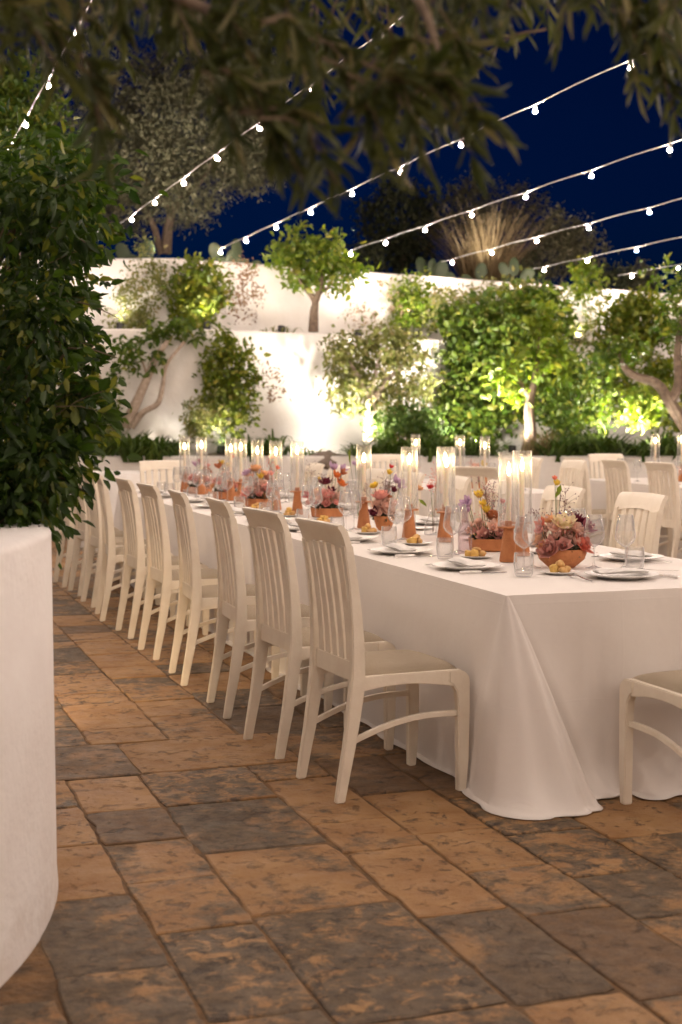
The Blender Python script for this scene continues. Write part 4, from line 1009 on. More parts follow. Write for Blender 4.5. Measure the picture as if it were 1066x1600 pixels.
# ================================================================== STRING LIGHTS
SOCK = lathe_me('socket', [(0.006, 0.0), (0.014, -0.004), (0.015, -0.04), (0.011, -0.046)], M_SOCKET, 10)
BULBM = lathe_me('bulb', [(0.0008, -0.082), (0.009, -0.079), (0.0150, -0.071), (0.0165, -0.063), (0.0150, -0.054), (0.011, -0.047), (0.009, -0.044)], M_BULB, 10)
SX = [1.31+1.775*k for k in range(-2, 8)]  # first two strings are out of view, added to brighten the chair backs
Y0 = [9.3, 8.2, 8.74, 17.97, 19.46, 19.08, 19.6, 20.1, 20.5, 20.9]
YE = [19.4, 19.3, 19.2, 19.15, 19.55, 19.6, 20.0, 20.5, 20.95, 21.5]
SL = ['outermost string of bulbs beyond the planter, outside the picture at the left', 'string of bulbs over the round planter, outside the picture at the left', 'string of bulbs at the far left, seen through the overhanging leaves', 'string of bulbs that runs behind the olive leaves to the left wall end', 'long string of bulbs crossing the open sky over the middle of the picture',
      'string of bulbs from the right edge down to the small yellow-green tree', 'string of bulbs passing just above the prickly pears', 'low string of bulbs over the white wall, sixth from the left', 'faint string of bulbs low at the right, seventh from the left', 'lowest string of bulbs, skimming the far right wall top']
for k in range(10):
    x = SX[k]; ye = YE[k]; zc = 3.79
    t = thing('string_light', SL[k], 'string lights', (x, ye, zc), 0, 'strings of bulbs over the tables')
    ys = np.linspace(ye, -2.0, 90)
    ph = (Y0[k]-ye) % 1.385
    sag = lambda y: -0.03*math.sin(math.pi*((ye-y)/(ye+2.0)))-0.012*math.sin(math.pi*(((y-Y0[k])/1.385) % 1.0))*-1
    b = MB(); b.tube([(0, y-ye, sag(y)) for y in ys], 0.0048, 6); ob('cable', b.mesh('cable', M_CORD), t)
    y = Y0[k]
    while y+1.385 < ye: y += 1.385
    while y > -1.8:
        s = ob('bulb', BULBM, t, (0.008*math.sin(y*9), y-ye, sag(y)-0.004), (R_(4*math.sin(y*5)), R_(5*math.cos(y*7)), 0), (1, 1, 0.74)); ob('socket', SOCK, s)
        y -= 1.385

# ================================================================== GARDEN LAMPS
b = MB(); b.lathe([(0.001, 0.0), (0.045, 0.0), (0.05, 0.01), (0.05, 0.09), (0.044, 0.092), (0.044, 0.075)], 20); L_HOUS = b.mesh('housing', M_METAL)
b = MB(); b.lathe([(0.001, 0.076), (0.043, 0.076)], 20); L_LENS = b.mesh('lens', M_LENS)
b = MB(); b.tube([(0, 0, -0.12), (0, 0, 0.0)], 0.012, 8); L_STAKE = b.mesh('stake', M_METAL)
def spot(d, px, z, tilt, aim, watts, label, blend=1.0, size=150, col=UP_COL):
    """a spike lamp in the soil; aim is degrees in plan from straight away from the camera, tilt from the vertical"""
    t = thing('garden_spotlight', label, 'garden lamp', (*pl(px, d), z), -TH-R_(aim), 'spike lamps in the planting')
    hd = ob('lamp_head', L_HOUS, t, (0, 0, 0.10), (-R_(tilt), 0, 0)); ob('stake', L_STAKE, t, (0, 0, 0.10)); ob('lens', L_LENS, hd)
    li = bpy.data.lights.new('spot', 'SPOT'); li.energy = watts; li.color = col; li.spot_size = R_(size); li.spot_blend = blend; li.shadow_soft_size = 0.05
    lo = bpy.data.objects.new('light', li); COL.objects.link(lo); lo.parent = hd; lo.location = (0, 0, 0.10); lo.rotation_euler = (R_(180), 0, 0)
spot(17.60, 255, 0.85, 58, 10, 34, 'spike lamp behind the leaning two-stemmed tree')
spot(18.45, 515, 0.84, 66, -6, 24, 'spike lamp left of the pale bushy tree')
spot(17.9, 560, 0.90, 20, 20, 420, 'spike lamp at the foot of the pale bushy tree')
spot(17.9, 745, 0.90, 34, 10, 950, 'spike lamp under the big green climber')
spot(17.75, 800, 0.90, 16, 14, 230, 'spike lamp at the trunk of the bright leafy tree')
spot(18.9, 985, 0.90, 24, 0, 900, 'spike lamp in the ferns beneath the right climber')
spot(17.6, 1020, 0.90, 26, 6, 300, 'spike lamp near the crooked tree at the right edge')
spot(17.45, 345, 0.90, 16, 10, 200, 'spike lamp below the climber on the lower wall')
spot(18.45, 325, 2.48, 16, 0, 62, 'spike lamp on the terrace under the upper climber')
spot(19.15, 440, 2.48, 12, 25, 46, 'spike lamp on the terrace left of the small yellow-green tree')
spot(20.0, 560, 2.48, 10, 10, 48, 'spike lamp on the terrace right of the small yellow-green tree')
spot(20.35, 650, 2.48, 16, 0, 130, 'spike lamp on the terrace under the pale upper climber')
spot(22.0, 900, 2.48, 10, 0, 170, 'spike lamp on the terrace towards the right wall')
spot(22.6, 1010, 2.48, 14, 0, 170, 'spike lamp on the terrace by the right picture edge')
spot(20.3, 260, 3.42, 30, 12, 600, 'spike lamp below the grey olive tree above the wall', size=100)
spot(23.0, 752, 3.45, 22, 0, 130, 'spike lamp below the dry feathery shrub above the wall', size=90)
spot(18.6, 190, 2.48, 8, 0, 45, 'spike lamp on the terrace behind the leaning tree')
# step lamp let into the planter wall, washing the paving
ang = math.atan2(7.6-PLC[1], 0.9-PLC[0]); q = (PLC[0]+(PLR+0.012)*math.cos(ang), PLC[1]+(PLR+0.012)*math.sin(ang))
t = thing('step_light', 'recessed step lamp in the round planter lighting the paving', 'wall lamp', (*q, 0.34), ang)
b = MB(); b.box((0, 0, 0), (0.02, 0.16, 0.07)); ob('housing', b.mesh('housing', M_METAL, bevel=0.004), t)
b = MB(); b.box((0.012, 0, -0.005), (0.006, 0.13, 0.035)); ob('lens', b.mesh('lens', M_LENS), t)
li = bpy.data.lights.new('step', 'SPOT'); li.energy = 210; li.color = (1, 0.72, 0.42); li.spot_size = R_(96); li.spot_blend = 1.0; li.shadow_soft_size = 0.04
lo = bpy.data.objects.new('light', li); COL.objects.link(lo); lo.parent = t; lo.location = (0.03, 0, 0); lo.rotation_euler = (0, R_(-58), 0)

# ================================================================== PLANTS IN THE GARDEN
def E(px, py, d, w, h, n, dep=None):
    """ellipsoid of foliage: centre, radii in metres, leaf count"""
    x, y = pl(px, d); return ((x, y, pz(py, d)), (w/2*d/2222, (dep if dep else w/2*d/2222*0.7), h/2*d/2222), n)
def plant(name, label, cat, ells, lm, L, W, seed, group=None, clump=0.2, per=24, stems=(), bark=M_BARK, droop=0.0, crown='crown', shell=0.45):
    c = np.mean([np.array(e[0]) for e in ells], axis=0)
    zb = min([p[0][2] for p, r in stems]) if stems else min(e[0][2]-e[1][2] for e in ells)
    base = (stems[0][0][0][0], stems[0][0][0][1], zb) if stems else (c[0], c[1], zb)
    t = thing(name, label, cat, base, 0, group); off = np.array(base)
    pos = crown_points(ells, seed, clump, per, shell)-off
    o = ob(crown, leaves(crown, pos, L, W, lm, seed=seed, droop=droop), t)
    if stems:
        b = MB()
        for pts, r in stems:
            P = interp(pts, 5); n = len(P); b.tube([tuple(np.array(p)-off) for p in P], [lerp(r[0], r[1], i/(n-1)) for i in range(n)], 8)
        ob('trunk', b.mesh('trunk', bark), t)
    return t
def S(pts, r0, r1):
    return ([(*pl(px, d), pz(py, d)) for px, py, d in pts], (r0, r1))
# climbers on the walls
plant('climber', 'dense green climber on the upper wall, left of the small tree', 'climber', [E(315, 455, 18.85, 88, 96, 1700, 0.16), E(300, 490, 18.8, 60, 40, 500, 0.16)], L_IVY, 0.085, 0.05, 1, 'climbers', 0.16)
plant('climber', 'loose green climber on the lower white wall', 'climber', [E(348, 580, 17.85, 52, 120, 1100, 0.13), E(378, 605, 17.85, 44, 120, 650, 0.12), E(352, 655, 17.8, 64, 60, 500, 0.14)], L_IVY, 0.08, 0.045, 2, 'climbers', 0.18)
plant('climber', 'reddish bare-looking creeper on the upper wall beside the dense climber', 'climber', [E(385, 460, 18.95, 40, 110, 420, 0.08), E(425, 600, 18.15, 45, 60, 120, 0.06)], leaf_mat('reddish_leaves', (0.16, 0.09, 0.05), (0.26, 0.16, 0.09), None, 0.7, 0.3), 0.06, 0.022, 3, 'climbers', 0.16)
plant('climber', 'pale sparse creeper on the upper wall behind the leaning tree', 'climber', [E(225, 450, 18.8, 70, 130, 900, 0.12), E(200, 500, 18.7, 60, 70, 450, 0.12)], L_PALE, 0.065, 0.03, 4, 'climbers', 0.2)
plant('climber', 'big deep green climber filling the lower wall right of centre', 'climber', [E(790, 560, 20.0, 190, 190, 4600, 0.55), E(740, 640, 19.8, 110, 120, 1700, 0.5), E(830, 500, 20.3, 110, 90, 1300, 0.5), E(730, 520, 20.2, 80, 90, 1100, 0.45)], L_IVYD, 0.10, 0.06, 5, 'climbers', 0.26)
plant('climber', 'yellowish climber crest above the big green climber', 'climber', [E(800, 472, 20.9, 190, 50, 1500, 0.3), E(690, 480, 20.8, 50, 60, 300, 0.2)], L_PALE, 0.08, 0.04, 6, 'climbers', 0.2)
plant('climber', 'pale climber high on the upper wall, lit from below', 'climber', [E(652, 478, 20.95, 76, 90, 1300, 0.16)], L_YEL, 0.075, 0.04, 7, 'climbers', 0.17)
plant('climber', 'dark shrubby climber between the bright tree and the right lamp', 'climber', [E(900, 635, 19.6, 120, 140, 3000, 0.5), E(860, 590, 19.9, 70, 90, 700, 0.4)], L_IVYD, 0.085, 0.045, 8, 'climbers', 0.24)
plant('climber', 'rounded green climber high on the wall at the right', 'climber', [E(1000, 505, 22.0, 105, 84, 2000, 0.3), E(960, 520, 21.9, 50, 60, 500, 0.25)], L_IVY, 0.10, 0.055, 9, 'climbers', 0.22)
plant('climber', 'bright yellow-green climber low on the wall by the right lamp', 'climber', [E(1000, 600, 20.6, 110, 110, 1700, 0.3), E(960, 570, 20.7, 80, 60, 500, 0.25), E(1050, 620, 20.4, 60, 110, 900, 0.3)], L_IVY, 0.085, 0.05, 10, 'climbers', 0.22)
plant('climber', 'wispy creeper on the bare upper wall right of the big climber', 'climber', [E(905, 540, 22.0, 60, 90, 420, 0.12), E(930, 500, 22.4, 40, 120, 220, 0.1)], L_PALE, 0.09, 0.04, 11, 'climbers', 0.22)
plant('climber', 'creeper hanging over the upper wall top at the right', 'climber', [E(908, 440, 22.3, 36, 70, 520, 0.2)], L_YEL, 0.09, 0.045, 12, 'climbers', 0.2)
plant('climber', 'thin trailing creeper on the upper wall left of the pale climber', 'climber', [E(600, 470, 20.6, 40, 90, 160, 0.08), E(560, 490, 20.4, 30, 50, 90, 0.06)], L_DRY, 0.06, 0.02, 13, 'climbers', 0.14)
# small trees
plant('small_tree', 'leaning tree with two pale bare stems before the bright wall', 'tree',
      [E(262, 528, 17.72, 70, 36, 130), E(300, 518, 17.75, 50, 34, 120), E(205, 545, 17.65, 60, 50, 130), E(205, 590, 17.6, 60, 60, 90), E(175, 640, 17.6, 60, 60, 160), E(250, 552, 17.7, 40, 26, 40)], L_IVYD, 0.10, 0.05, 31, None, 0.16,
      stems=[S([(196, 668, 17.7), (214, 630, 17.7), (232, 590, 17.72), (246, 560, 17.74), (268, 528, 17.76)], 0.075, 0.028), S([(206, 668, 17.68), (224, 645, 17.66), (248, 630, 17.66), (256, 600, 17.68), (262, 570, 17.7), (290, 535, 17.74)], 0.045, 0.02), S([(232, 590, 17.72), (222, 560, 17.7), (206, 540, 17.66)], 0.02, 0.01), S([(190, 668, 17.7), (168, 620, 17.65), (150, 575, 17.6), (146, 540, 17.6)], 0.05, 0.02)], bark=M_BARKP)
plant('small_tree', 'pale bushy tree in the bed with thick trunk', 'tree',
      [E(545, 560, 18.4, 80, 80, 700), E(600, 545, 18.5, 90, 80, 800), E(645, 580, 18.5, 70, 90, 600), E(560, 610, 18.4, 90, 70, 600), E(630, 630, 18.5, 80, 70, 550)], L_PALE, 0.085, 0.04, 32, None, 0.2,
      stems=[S([(578, 690, 18.4), (579, 650, 18.4), (577, 625, 18.4), (560, 590, 18.4), (540, 560, 18.4)], 0.10, 0.02), S([(578, 630, 18.4), (605, 595, 18.45), (640, 560, 18.5)], 0.055, 0.012), S([(578, 620, 18.4), (590, 570, 18.4), (600, 530, 18.5)], 0.04, 0.01)], bark=M_BARKP)
plant('small_tree', 'bright leafy young tree before the big climber', 'tree',
      [E(838, 545, 18.05, 86, 90, 300), E(796, 575, 18.0, 80, 60, 190), E(866, 580, 18.05, 70, 80, 190), E(842, 492, 18.1, 60, 80, 150), E(812, 618, 18.0, 60, 40, 110)], L_YEL, 0.125, 0.065, 33, None, 0.24,
      stems=[S([(822, 712, 18.0), (829, 680, 18.0), (826, 640, 18.0), (830, 615, 18.02), (838, 570, 18.05), (842, 520, 18.1)], 0.095, 0.02), S([(828, 625, 18.02), (810, 595, 18.0), (795, 575, 18.0)], 0.035, 0.01), S([(832, 600, 18.02), (855, 580, 18.05)], 0.03, 0.01)], bark=M_BARK)
plant('small_tree', 'crooked dark-branched tree at the right picture edge', 'tree',
      [E(950, 560, 18.3, 40, 40, 160), E(975, 545, 18.3, 50, 40, 160), E(1060, 500, 18.2, 60, 90, 260), E(1045, 440, 18.3, 50, 60, 140)], L_IVYD, 0.11, 0.05, 34, None, 0.18,
      stems=[S([(1085, 690, 18.2), (1062, 655, 18.2), (1043, 625, 18.2), (1024, 600, 18.22), (990, 588, 18.25), (974, 575, 18.28), (966, 555, 18.3), (948, 548, 18.3)], 0.10, 0.02), S([(1046, 630, 18.2), (1058, 600, 18.2), (1056, 550, 18.2), (1062, 500, 18.2), (1075, 440, 18.2)], 0.07, 0.03)], bark=M_BARK)
plant('small_tree', 'small yellow-green tree standing on the terrace ledge', 'tree',
      [E(450, 418, 19.5, 60, 70, 330), E(500, 400, 19.6, 76, 64, 400), E(538, 428, 19.6, 50, 70, 270), E(485, 438, 19.5, 70, 40, 200), E(462, 384, 19.6, 50, 46, 150)], L_YEL, 0.105, 0.055, 35, None, 0.2,
      stems=[S([(490, 520, 19.5), (491, 490, 19.5), (492, 472, 19.5), (476, 450, 19.5), (460, 425, 19.5)], 0.075, 0.02), S([(492, 475, 19.5), (500, 455, 19.5), (506, 420, 19.6)], 0.055, 0.02), S([(495, 465, 19.5), (520, 445, 19.6)], 0.03, 0.012)], bark=M_BARK)
# trees and shrubs above the walls
plant('olive_tree', 'large grey olive tree above the upper wall at the left', 'tree',
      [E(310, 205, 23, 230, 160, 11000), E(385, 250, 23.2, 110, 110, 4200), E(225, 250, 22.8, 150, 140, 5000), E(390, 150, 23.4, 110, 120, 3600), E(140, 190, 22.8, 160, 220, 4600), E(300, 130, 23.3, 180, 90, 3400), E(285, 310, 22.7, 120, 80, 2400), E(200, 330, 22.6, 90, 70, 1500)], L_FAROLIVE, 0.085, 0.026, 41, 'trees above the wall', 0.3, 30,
      stems=[S([(262, 400, 22.8), (268, 350, 22.8), (286, 315, 22.8), (320, 285, 22.9), (350, 230, 23)], 0.09, 0.03), S([(275, 335, 22.8), (240, 300, 22.8), (215, 250, 22.8)], 0.06, 0.02), S([(255, 400, 22.8), (235, 340, 22.7), (180, 280, 22.7), (140, 220, 22.8)], 0.06, 0.02)], bark=M_BARK)
plant('leafy_tree', 'green leafy tree beyond the bush, behind the leftmost string of bulbs', 'tree',
      [E(30, 180, 15.0, 140, 150, 2600), E(60, 270, 15.0, 140, 120, 1900), E(-30, 260, 15.2, 130, 200, 1500), E(110, 300, 15.0, 90, 90, 800)], L_IVYD, 0.085, 0.04, 47, 'trees above the wall', 0.24,
      stems=[S([(20, 900, 15.2), (22, 640, 15.2), (30, 400, 15.1), (40, 250, 15.0)], 0.09, 0.03)])
plant('tall_tree', 'dim dark tree above the wall behind the third string of bulbs', 'tree', [E(630, 350, 27, 130, 120, 3800), E(620, 400, 26.8, 140, 60, 1500)], L_DARK, 0.10, 0.04, 42, 'trees above the wall', 0.3, stems=[S([(630, 440, 27), (630, 400, 27), (632, 350, 27)], 0.1, 0.03)])
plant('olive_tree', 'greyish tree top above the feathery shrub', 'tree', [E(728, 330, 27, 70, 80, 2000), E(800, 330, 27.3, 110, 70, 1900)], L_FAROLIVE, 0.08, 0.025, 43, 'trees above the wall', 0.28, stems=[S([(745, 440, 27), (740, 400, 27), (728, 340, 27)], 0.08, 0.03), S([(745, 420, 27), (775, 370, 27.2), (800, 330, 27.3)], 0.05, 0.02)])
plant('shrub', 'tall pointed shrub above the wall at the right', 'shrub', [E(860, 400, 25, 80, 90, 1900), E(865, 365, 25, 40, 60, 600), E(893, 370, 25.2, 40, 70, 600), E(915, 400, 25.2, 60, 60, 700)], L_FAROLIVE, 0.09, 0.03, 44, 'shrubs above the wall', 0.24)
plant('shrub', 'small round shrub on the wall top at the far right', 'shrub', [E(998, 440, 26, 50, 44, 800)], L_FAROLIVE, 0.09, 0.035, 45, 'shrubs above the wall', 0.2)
plant('shrub', 'low shrub strip above the wall behind the strings', 'shrub', [E(960, 440, 25, 60, 40, 600), E(790, 420, 24.5, 90, 50, 900), E(580, 410, 23.5, 60, 40, 400)], L_DARK, 0.09, 0.035, 46, 'shrubs above the wall', 0.24)
t = thing('feathery_shrub', 'dry feathery grass-like shrub lit from below above the wall', 'shrub', (*pl(755, 24.4), 3.45), 0, 'shrubs above the wall')
ob('blades', blades('blades', (0, 0, 0), 900, 1.65, 1.15, 0.014, L_GRASS, 4, 0.35, 0.25), t)
# prickly pears
def cactus(px, d, z, pads, label, sd):
    t = thing('prickly_pear', label, 'cactus', (*pl(px, d), z), 0, 'prickly pears above the wall'); gg = np.random.default_rng(sd)
    for dx, dz, r, tilt, yaw in pads:
        b = MB(); b.ellip((0, 0, r*0.95), (r*0.68, r*0.10, r), 16, 10)
        ob('pad', b.mesh('pad', L_CACT, True, 80), t, (dx*CS, -dx*SN+gg.normal()*0.05, dz), (gg.normal()*0.15, R_(tilt), -TH+R_(yaw)))
cactus(690, 22.6, 3.40, [(-0.28, 0, 0.17, -8, 10), (-0.30, 0.30, 0.15, -5, 30), (-0.15, 0.05, 0.20, 6, -10), (-0.06, 0.22, 0.16, 12, 0), (0.05, -0.03, 0.20, 14, 20), (0.18, 0.0, 0.15, 70, 0), (-0.2, 0.32, 0.12, 15, 30)], 'clump of prickly pear pads behind the wall, left of the feathery shrub', 1)
cactus(735, 22.8, 3.40, [(0, 0, 0.18, -20, 0), (0.1, 0.0, 0.16, 25, 20), (-0.1, 0.05, 0.15, -50, 10), (0.12, 0.24, 0.14, 10, 0)], 'small prickly pear just left of the feathery shrub foot', 2)
cactus(800, 23.0, 3.42, [(0, 0, 0.18, -15, 0), (0.0, 0.3, 0.16, 12, 30), (0.12, 0.2, 0.15, 40, 0), (-0.14, 0.3, 0.12, -30, 10)], 'prickly pear right of the feathery shrub', 3)
cactus(590, 22.6, 3.38, [(0, 0, 0.17, -12, 0), (0.2, 0.0, 0.16, 15, 10), (-0.15, 0.02, 0.13, -40, 0)], 'prickly pear behind the wall right of the small yellow-green tree', 4)
cactus(362, 20.6, 3.42, [(-0.1, 0, 0.19, -12, 0), (0.02, 0.1, 0.18, 5, 20), (0.12, 0.0, 0.17, 22, 0), (0.08, 0.32, 0.14, 5, 40), (-0.16, 0.28, 0.14, -22, 10), (0.25, 0.05, 0.15, 38, 0)], 'prickly pear above the dense upper climber', 5)
cactus(215, 20.5, 3.42, [(0, 0, 0.19, -8, 0), (0.1, 0.25, 0.16, 14, 20), (-0.12, 0.25, 0.15, -20, 0), (0.2, 0.0, 0.17, 25, 0)], 'prickly pear at the left above the wall', 6)
# ferns and border plants in the front bed
def fern(px, d, h, sp, n, label, sd, m=L_FERN, w=0.045, z=0.90, droop=1.2, cat='fern'):
    if cat == 'fern' and z < 1: h *= 1.35; sp *= 1.15; n = int(n*1.3)
    t = thing('fern' if cat == 'fern' else 'grass_tuft', label, cat, (*pl(px, d), z), 0, 'border plants in the front bed')
    ob('fronds', blades('fronds', (0, 0, 0), n, h, sp, w, m, sd, droop, 0.14, 5), t)
for i, (px, d, h, sp, n, lb) in enumerate([(205, 17.45, 0.45, 0.35, 120, 'dark fern spilling over the bed wall beside the leaning tree'), (240, 17.42, 0.42, 0.38, 130, 'dark fern spilling over the bed wall, right of its twin'), (262, 17.6, 0.36, 0.3, 80, 'small dark fern behind the spilling ferns'),
        (385, 17.5, 0.40, 0.40, 120, 'fern behind the far candles'), (425, 17.6, 0.5, 0.45, 40, 'aloe-like tuft with long curved blades'), (575, 17.5, 0.32, 0.35, 100, 'fern at the foot of the pale bushy tree'),
        (620, 17.6, 0.40, 0.40, 130, 'dark fern right of the pale bushy tree'), (665, 17.5, 0.42, 0.40, 130, 'dark fern behind the tall candle chimneys'), (710, 17.6, 0.36, 0.36, 110, 'fern left of the young tree trunk'), (755, 17.5, 0.36, 0.36, 110, 'fern just left of the bright young tree'),
        (872, 17.5, 0.40, 0.36, 120, 'fern right of the bright young tree'), (915, 17.6, 0.36, 0.36, 110, 'fern below the dark shrubby climber'), (950, 17.45, 0.44, 0.40, 140, 'full dark fern before the right lamp'), (1000, 17.5, 0.34, 0.4, 110, 'fern above the background candles'), (1040, 17.5, 0.44, 0.4, 140, 'dark fern at the right picture edge'),
        (480, 17.7, 0.22, 0.3, 50, 'low fern by the rocks in front of the bright wall'), (150, 17.5, 0.4, 0.35, 110, 'fern half hidden by the foreground bush')]):
    fern(px, d, h, sp, n, lb, 60+i)
fern(845, 17.55, 0.5, 0.2, 160, 'tuft of tan dry grass by the young tree trunk', 90, L_GRASS, 0.010, cat='grass', droop=0.6)
fern(640, 17.7, 0.45, 0.2, 140, 'tuft of tan dry grass between the dark ferns', 91, L_GRASS, 0.010, cat='grass', droop=0.6)
fern(160, 17.7, 0.7, 0.3, 220, 'pale feathery grass left of the leaning tree', 92, leaf_mat('pale_grass', (0.13, 0.16, 0.04), (0.24, 0.24, 0.08), None, 0.6, 0.3), 0.014, cat='grass', droop=0.5)
plant('shrub', 'yellow-lit low shrub at the wall foot, left of the loose climber', 'shrub', [E(318, 655, 17.6, 60, 60, 700, 0.2)], L_PALE, 0.06, 0.03, 71, 'border plants in the front bed', 0.14)
plant('shrub', 'dark low shrub under the pale bushy tree', 'shrub', [E(640, 668, 18.2, 130, 50, 1300, 0.3)], L_FERN, 0.08, 0.04, 72, 'border plants in the front bed', 0.18)
plant('shrub', 'glowing low plant right beside the right lamp', 'shrub', [E(1000, 640, 19.2, 70, 56, 600, 0.25)], L_YEL, 0.10, 0.05, 73, 'border plants in the front bed', 0.16)
for i, (px, d, r, lb) in enumerate([(340, 17.55, 0.22, 'dark rock in the bed behind the far candles'), (462, 17.5, 0.16, 'small rock left of the wide rock in the bed'), (512, 17.5, 0.24, 'wide rock in the bed before the bright wall')]):
    gg = np.random.default_rng(i); b = MB(); b.ellip((0, 0, 0), (r*1.5, r, r*0.5), 12, 8)
    b.v = [tuple(np.array(p)*(1+0.12*math.sin(p[0]*17+i)+0.1*math.sin(p[1]*23+p[2]*19+i))) for p in b.v]
    tag(ob('rock', b.mesh('rock', M_ROCK, True, 30), None, (*pl(px, d), 0.90), (0, 0, -TH)), lb, 'rock', 'rocks in the bed')
b = MB(); b.tube([(*pl(560, 17.55), 0.93), (*pl(700, 17.5), 0.93)], 0.012, 6)
# small plants on the terrace ledge
fern(520, 19.55, 0.22, 0.3, 40, 'little tuft on the ledge right of the small tree', 95, L_IVY, 0.03, 2.48)
fern(435, 19.3, 0.35, 0.28, 46, 'spiky tuft on the ledge left of the small tree', 96, L_PALE, 0.03, 2.48)

# ================================================================== FOREGROUND BUSH IN THE PLANTER
g = np.random.default_rng(77)
BY = [230, 260, 300, 340, 380, 420, 450, 490, 530, 570, 610, 645, 680, 710, 740, 770, 800, 835]
BX = [40, 100, 125, 140, 100, 120, 95, 105, 90, 115, 125, 120, 120, 95, 65, 70, 55, 10]
cl = []
while len(cl) < 400:
    py = 235+600*g.uniform(); xr = np.interp(py, BY, BX); px = xr-abs(g.normal())*80 if g.uniform() < 0.5 else g.uniform(-190, xr)
    d = g.uniform(4.35, 5.7)
    if py > 690: d = g.uniform(4.25, 4.8)
    if 375 < py < 450 and -20 < px < 62 and g.uniform() < 0.9: continue
    if 480 < py < 520 and 20 < px < 60 and g.uniform() < 0.7: continue
    cl.append((*pl(px, d), pz(py, d)))
cl = np.array(cl); N = 13500; idx = g.integers(0, len(cl), N)
sz = g.uniform(0.5, 1.5, len(cl)); pos = cl[idx]+g.normal(size=(N, 3))*0.058*sz[idx][:, None]
bx, by = at(5.05, -1.5)
t = thing('citrus_bush', 'big dark glossy-leaved bush in the round planter at the left edge', 'bush', (bx, by, H-0.1)); off = np.array([bx, by, H-0.1])
dirs = (pos-cl[idx]); dirs /= np.linalg.norm(dirs, axis=1, keepdims=True)+1e-9; dirs[:, 2] -= 0.55
ob('crown', leaves('crown', pos-off, 0.047, 0.022, L_CIT, dirs, seed=5, fold=0.25), t)
b = MB(); xp = []; xd = []
for k in range(85):                                # loose sprigs round the outline
    py = g.uniform(245, 840); xr = np.interp(py, BY, BX); d = g.uniform(4.3, 4.9) if py > 600 else g.uniform(4.4, 5.5)
    a = np.array((*pl(xr-35, d), pz(py, d))); e = np.array((*pl(xr+g.uniform(10, 62), d), pz(py+g.uniform(-45, 40), d)))
    P = interp([a, (a+e)/2+np.array([0, 0, 0.012]), e], 5); b.tube([tuple(p-off) for p in P], 0.0016, 4)
    for p in P[2:]:
        for q in range(2): xp.append(p-off); xd.append((e-a)/np.linalg.norm(e-a)*0.6+g.normal(size=3)*0.5+np.array([0, 0, -0.35]))
ob('sprigs', leaves('sprigs', np.array(xp), 0.058, 0.027, L_CIT, np.array(xd), seed=6, fold=0.25), t)
for k in range(46):
    c = cl[g.integers(0, len(cl))]-off; r0 = np.array([g.normal()*0.10, g.normal()*0.10, 0]); m_ = r0*0.5+c*0.5+np.array([0, 0, 0.15])
    P = interp([r0, r0+np.array([0, 0, 0.25]), m_, c], 4); b.tube([tuple(p) for p in P], [lerp(0.013, 0.0025, i/(len(P)-1)) for i in range(len(P))], 5)
for a, e in (((70, 740, 4.5), (128, 765, 4.45)), ((110, 545, 4.6), (185, 560, 4.55)), ((110, 470, 4.6), (190, 500, 4.55)), ((60, 790, 4.4), (90, 802, 4.38))):
    A = np.array((*pl(a[0], a[2]), pz(a[1], a[2])))-off; B_ = np.array((*pl(e[0], e[2]), pz(e[1], e[2])))-off
    b.tube([tuple(A*0.4), tuple(A), tuple((A+B_)/2+np.array([0, 0, 0.01])), tuple(B_)], [0.008, 0.004, 0.003, 0.0015], 5)
ob('stems', b.mesh('stems', M_TWIG), t)

# ================================================================== OLIVE TREE OVERHEAD
g = np.random.default_rng(101)
ox, oy = -0.95, 3.05
t = thing('olive_tree', 'olive tree in the planter whose leafy boughs hang across the picture top', 'tree', (ox, oy, H-0.12)); off = np.array([ox, oy, H-0.12])
W3 = lambda px, py, d: np.array((*pl(px, d), pz(py, d)))
limbs = [[(ox, oy, H-0.12), (ox+0.05, oy-0.05, 1.7), (ox+0.25, oy-0.25, 2.3), tuple(W3(60, -120, 2.6)), tuple(W3(400, -110, 2.5)), tuple(W3(760, -70, 2.5)), tuple(W3(1040, -30, 2.6))],
         [(ox+0.25, oy-0.25, 2.3), tuple(W3(-40, -60, 3.1)), tuple(W3(200, -50, 3.0)), tuple(W3(420, -50, 2.9)), tuple(W3(600, -30, 2.9))],
         [(ox+0.1, oy-0.1, 1.95), tuple(W3(-150, -40, 2.3)), tuple(W3(-20, -50, 2.2)), tuple(W3(160, -40, 2.2)), tuple(W3(330, 30, 2.2))],
         [tuple(W3(500, -90, 2.5)), tuple(W3(640, 0, 2.3)), tuple(W3(690, 120, 2.2))], [tuple(W3(860, -60, 2.55)), tuple(W3(960, 20, 2.7)), tuple(W3(1080, 60, 2.7))]]
lr = [(0.13, 0.016), (0.05, 0.010), (0.04, 0.008), (0.014, 0.005), (0.014, 0.006)]
b = MB()
for P, r in zip(limbs, lr):
    Q = interp(P, 6); n = len(Q); b.tube([tuple(p-off) for p in Q], [lerp(r[0], r[1], (i/(n-1))**0.6) for i in range(n)], 8)
ob('trunk', b.mesh('trunk', M_BARK), t)
LX = [-60, 0, 60, 120, 200, 280, 340, 400, 440, 470, 500, 525, 545, 580, 620, 660, 700, 740, 765, 790, 830, 870, 900, 940, 960, 1000, 1066, 1120]
LY = [130, 120, 110, 140, 130, 110, 105, 140, 210, 270, 200, 90, 150, 215, 240, 210, 200, 180, 80, 85, 125, 70, 35, 25, 35, 70, 100, 100]
tw = MB(); lp = []; ld = []
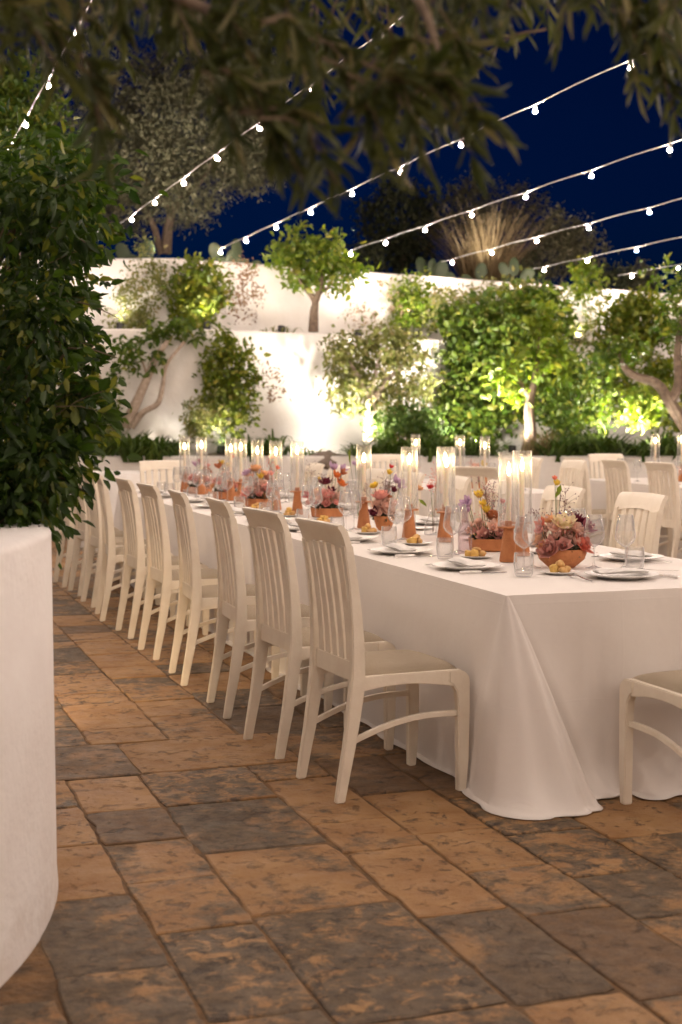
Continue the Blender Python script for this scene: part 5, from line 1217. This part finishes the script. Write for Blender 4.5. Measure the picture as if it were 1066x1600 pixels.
def branchlet(px, py, d, start):
    """a drooping twig from start to the tip, leaves in opposite pairs"""
    tip = W3(px, py, d); s = np.array(start); m_ = (s+tip)/2+np.array([0, 0, 0.04]); P = interp([s, m_, tip], 6); n = len(P)
    tw.tube([tuple(p-off) for p in P], [lerp(0.0034, 0.0012, i/(n-1)) for i in range(n)], 4)
    for i in range(2, n):
        a = P[i]-P[i-1]; a /= np.linalg.norm(a)+1e-9; sd = np.cross(a, g.normal(size=3)); sd /= np.linalg.norm(sd)+1e-9
        for q in (1, -1):
            if g.uniform() < 0.9: lp.append(P[i]-off); ld.append(a*0.75+q*sd*0.65+np.array([0, 0, -0.35]))
    lp.append(P[-1]-off); ld.append(P[-1]-P[-2])
cnt = 0
while cnt < 150:
    px = g.uniform(-120, 1120) if g.uniform() < 0.65 else g.uniform(-120, 760); lim = np.interp(px, LX, LY)
    py = lim*g.beta(1.5, 1.3)-30 if g.uniform() < 0.8 else lim*g.uniform(0.8, 1.0)
    if px > 930 and g.uniform() < 0.4: continue
    if 430 < px < 470 and py < 60: continue
    if 500 < px < 540 and 60 < py and g.uniform() < 0.7: continue
    d = g.uniform(2.1, 3.2); st = W3(px+g.normal()*70-30, py-g.uniform(70, 150), d+g.normal()*0.08)
    branchlet(px, py, d, st); cnt += 1
for px, py, d, sx_, sy_ in [(480, 300, 2.2, 400, 190), (455, 285, 2.25, 390, 170), (500, 285, 2.15, 420, 200), (760, 205, 2.2, 640, 130), (740, 225, 2.2, 620, 150), (650, 240, 2.2, 590, 110), (600, 255, 2.2, 560, 130), (585, 235, 2.3, 540, 120),
                            (1060, 150, 2.6, 960, 40), (1045, 185, 2.6, 970, 70), (1010, 140, 2.6, 955, 30), (990, 90, 2.6, 950, 10), (190, 215, 2.3, 140, 100), (380, 230, 2.2, 330, 110), (420, 240, 2.2, 370, 130)]:
    for q in range(2): branchlet(px+g.normal()*16, py+g.normal()*14, d, W3(sx_+g.normal()*12, sy_+g.normal()*12, d))
lp = np.array(lp); ld = np.array(ld); ld /= np.linalg.norm(ld, axis=1, keepdims=True)+1e-9
ob('crown', leaves('crown', lp, 0.065, 0.0125, L_OLIVE, ld, seed=9, fold=0.15), t)
tag(ob('twigs', tw.mesh('twigs', M_TWIG), t), kind='stuff')
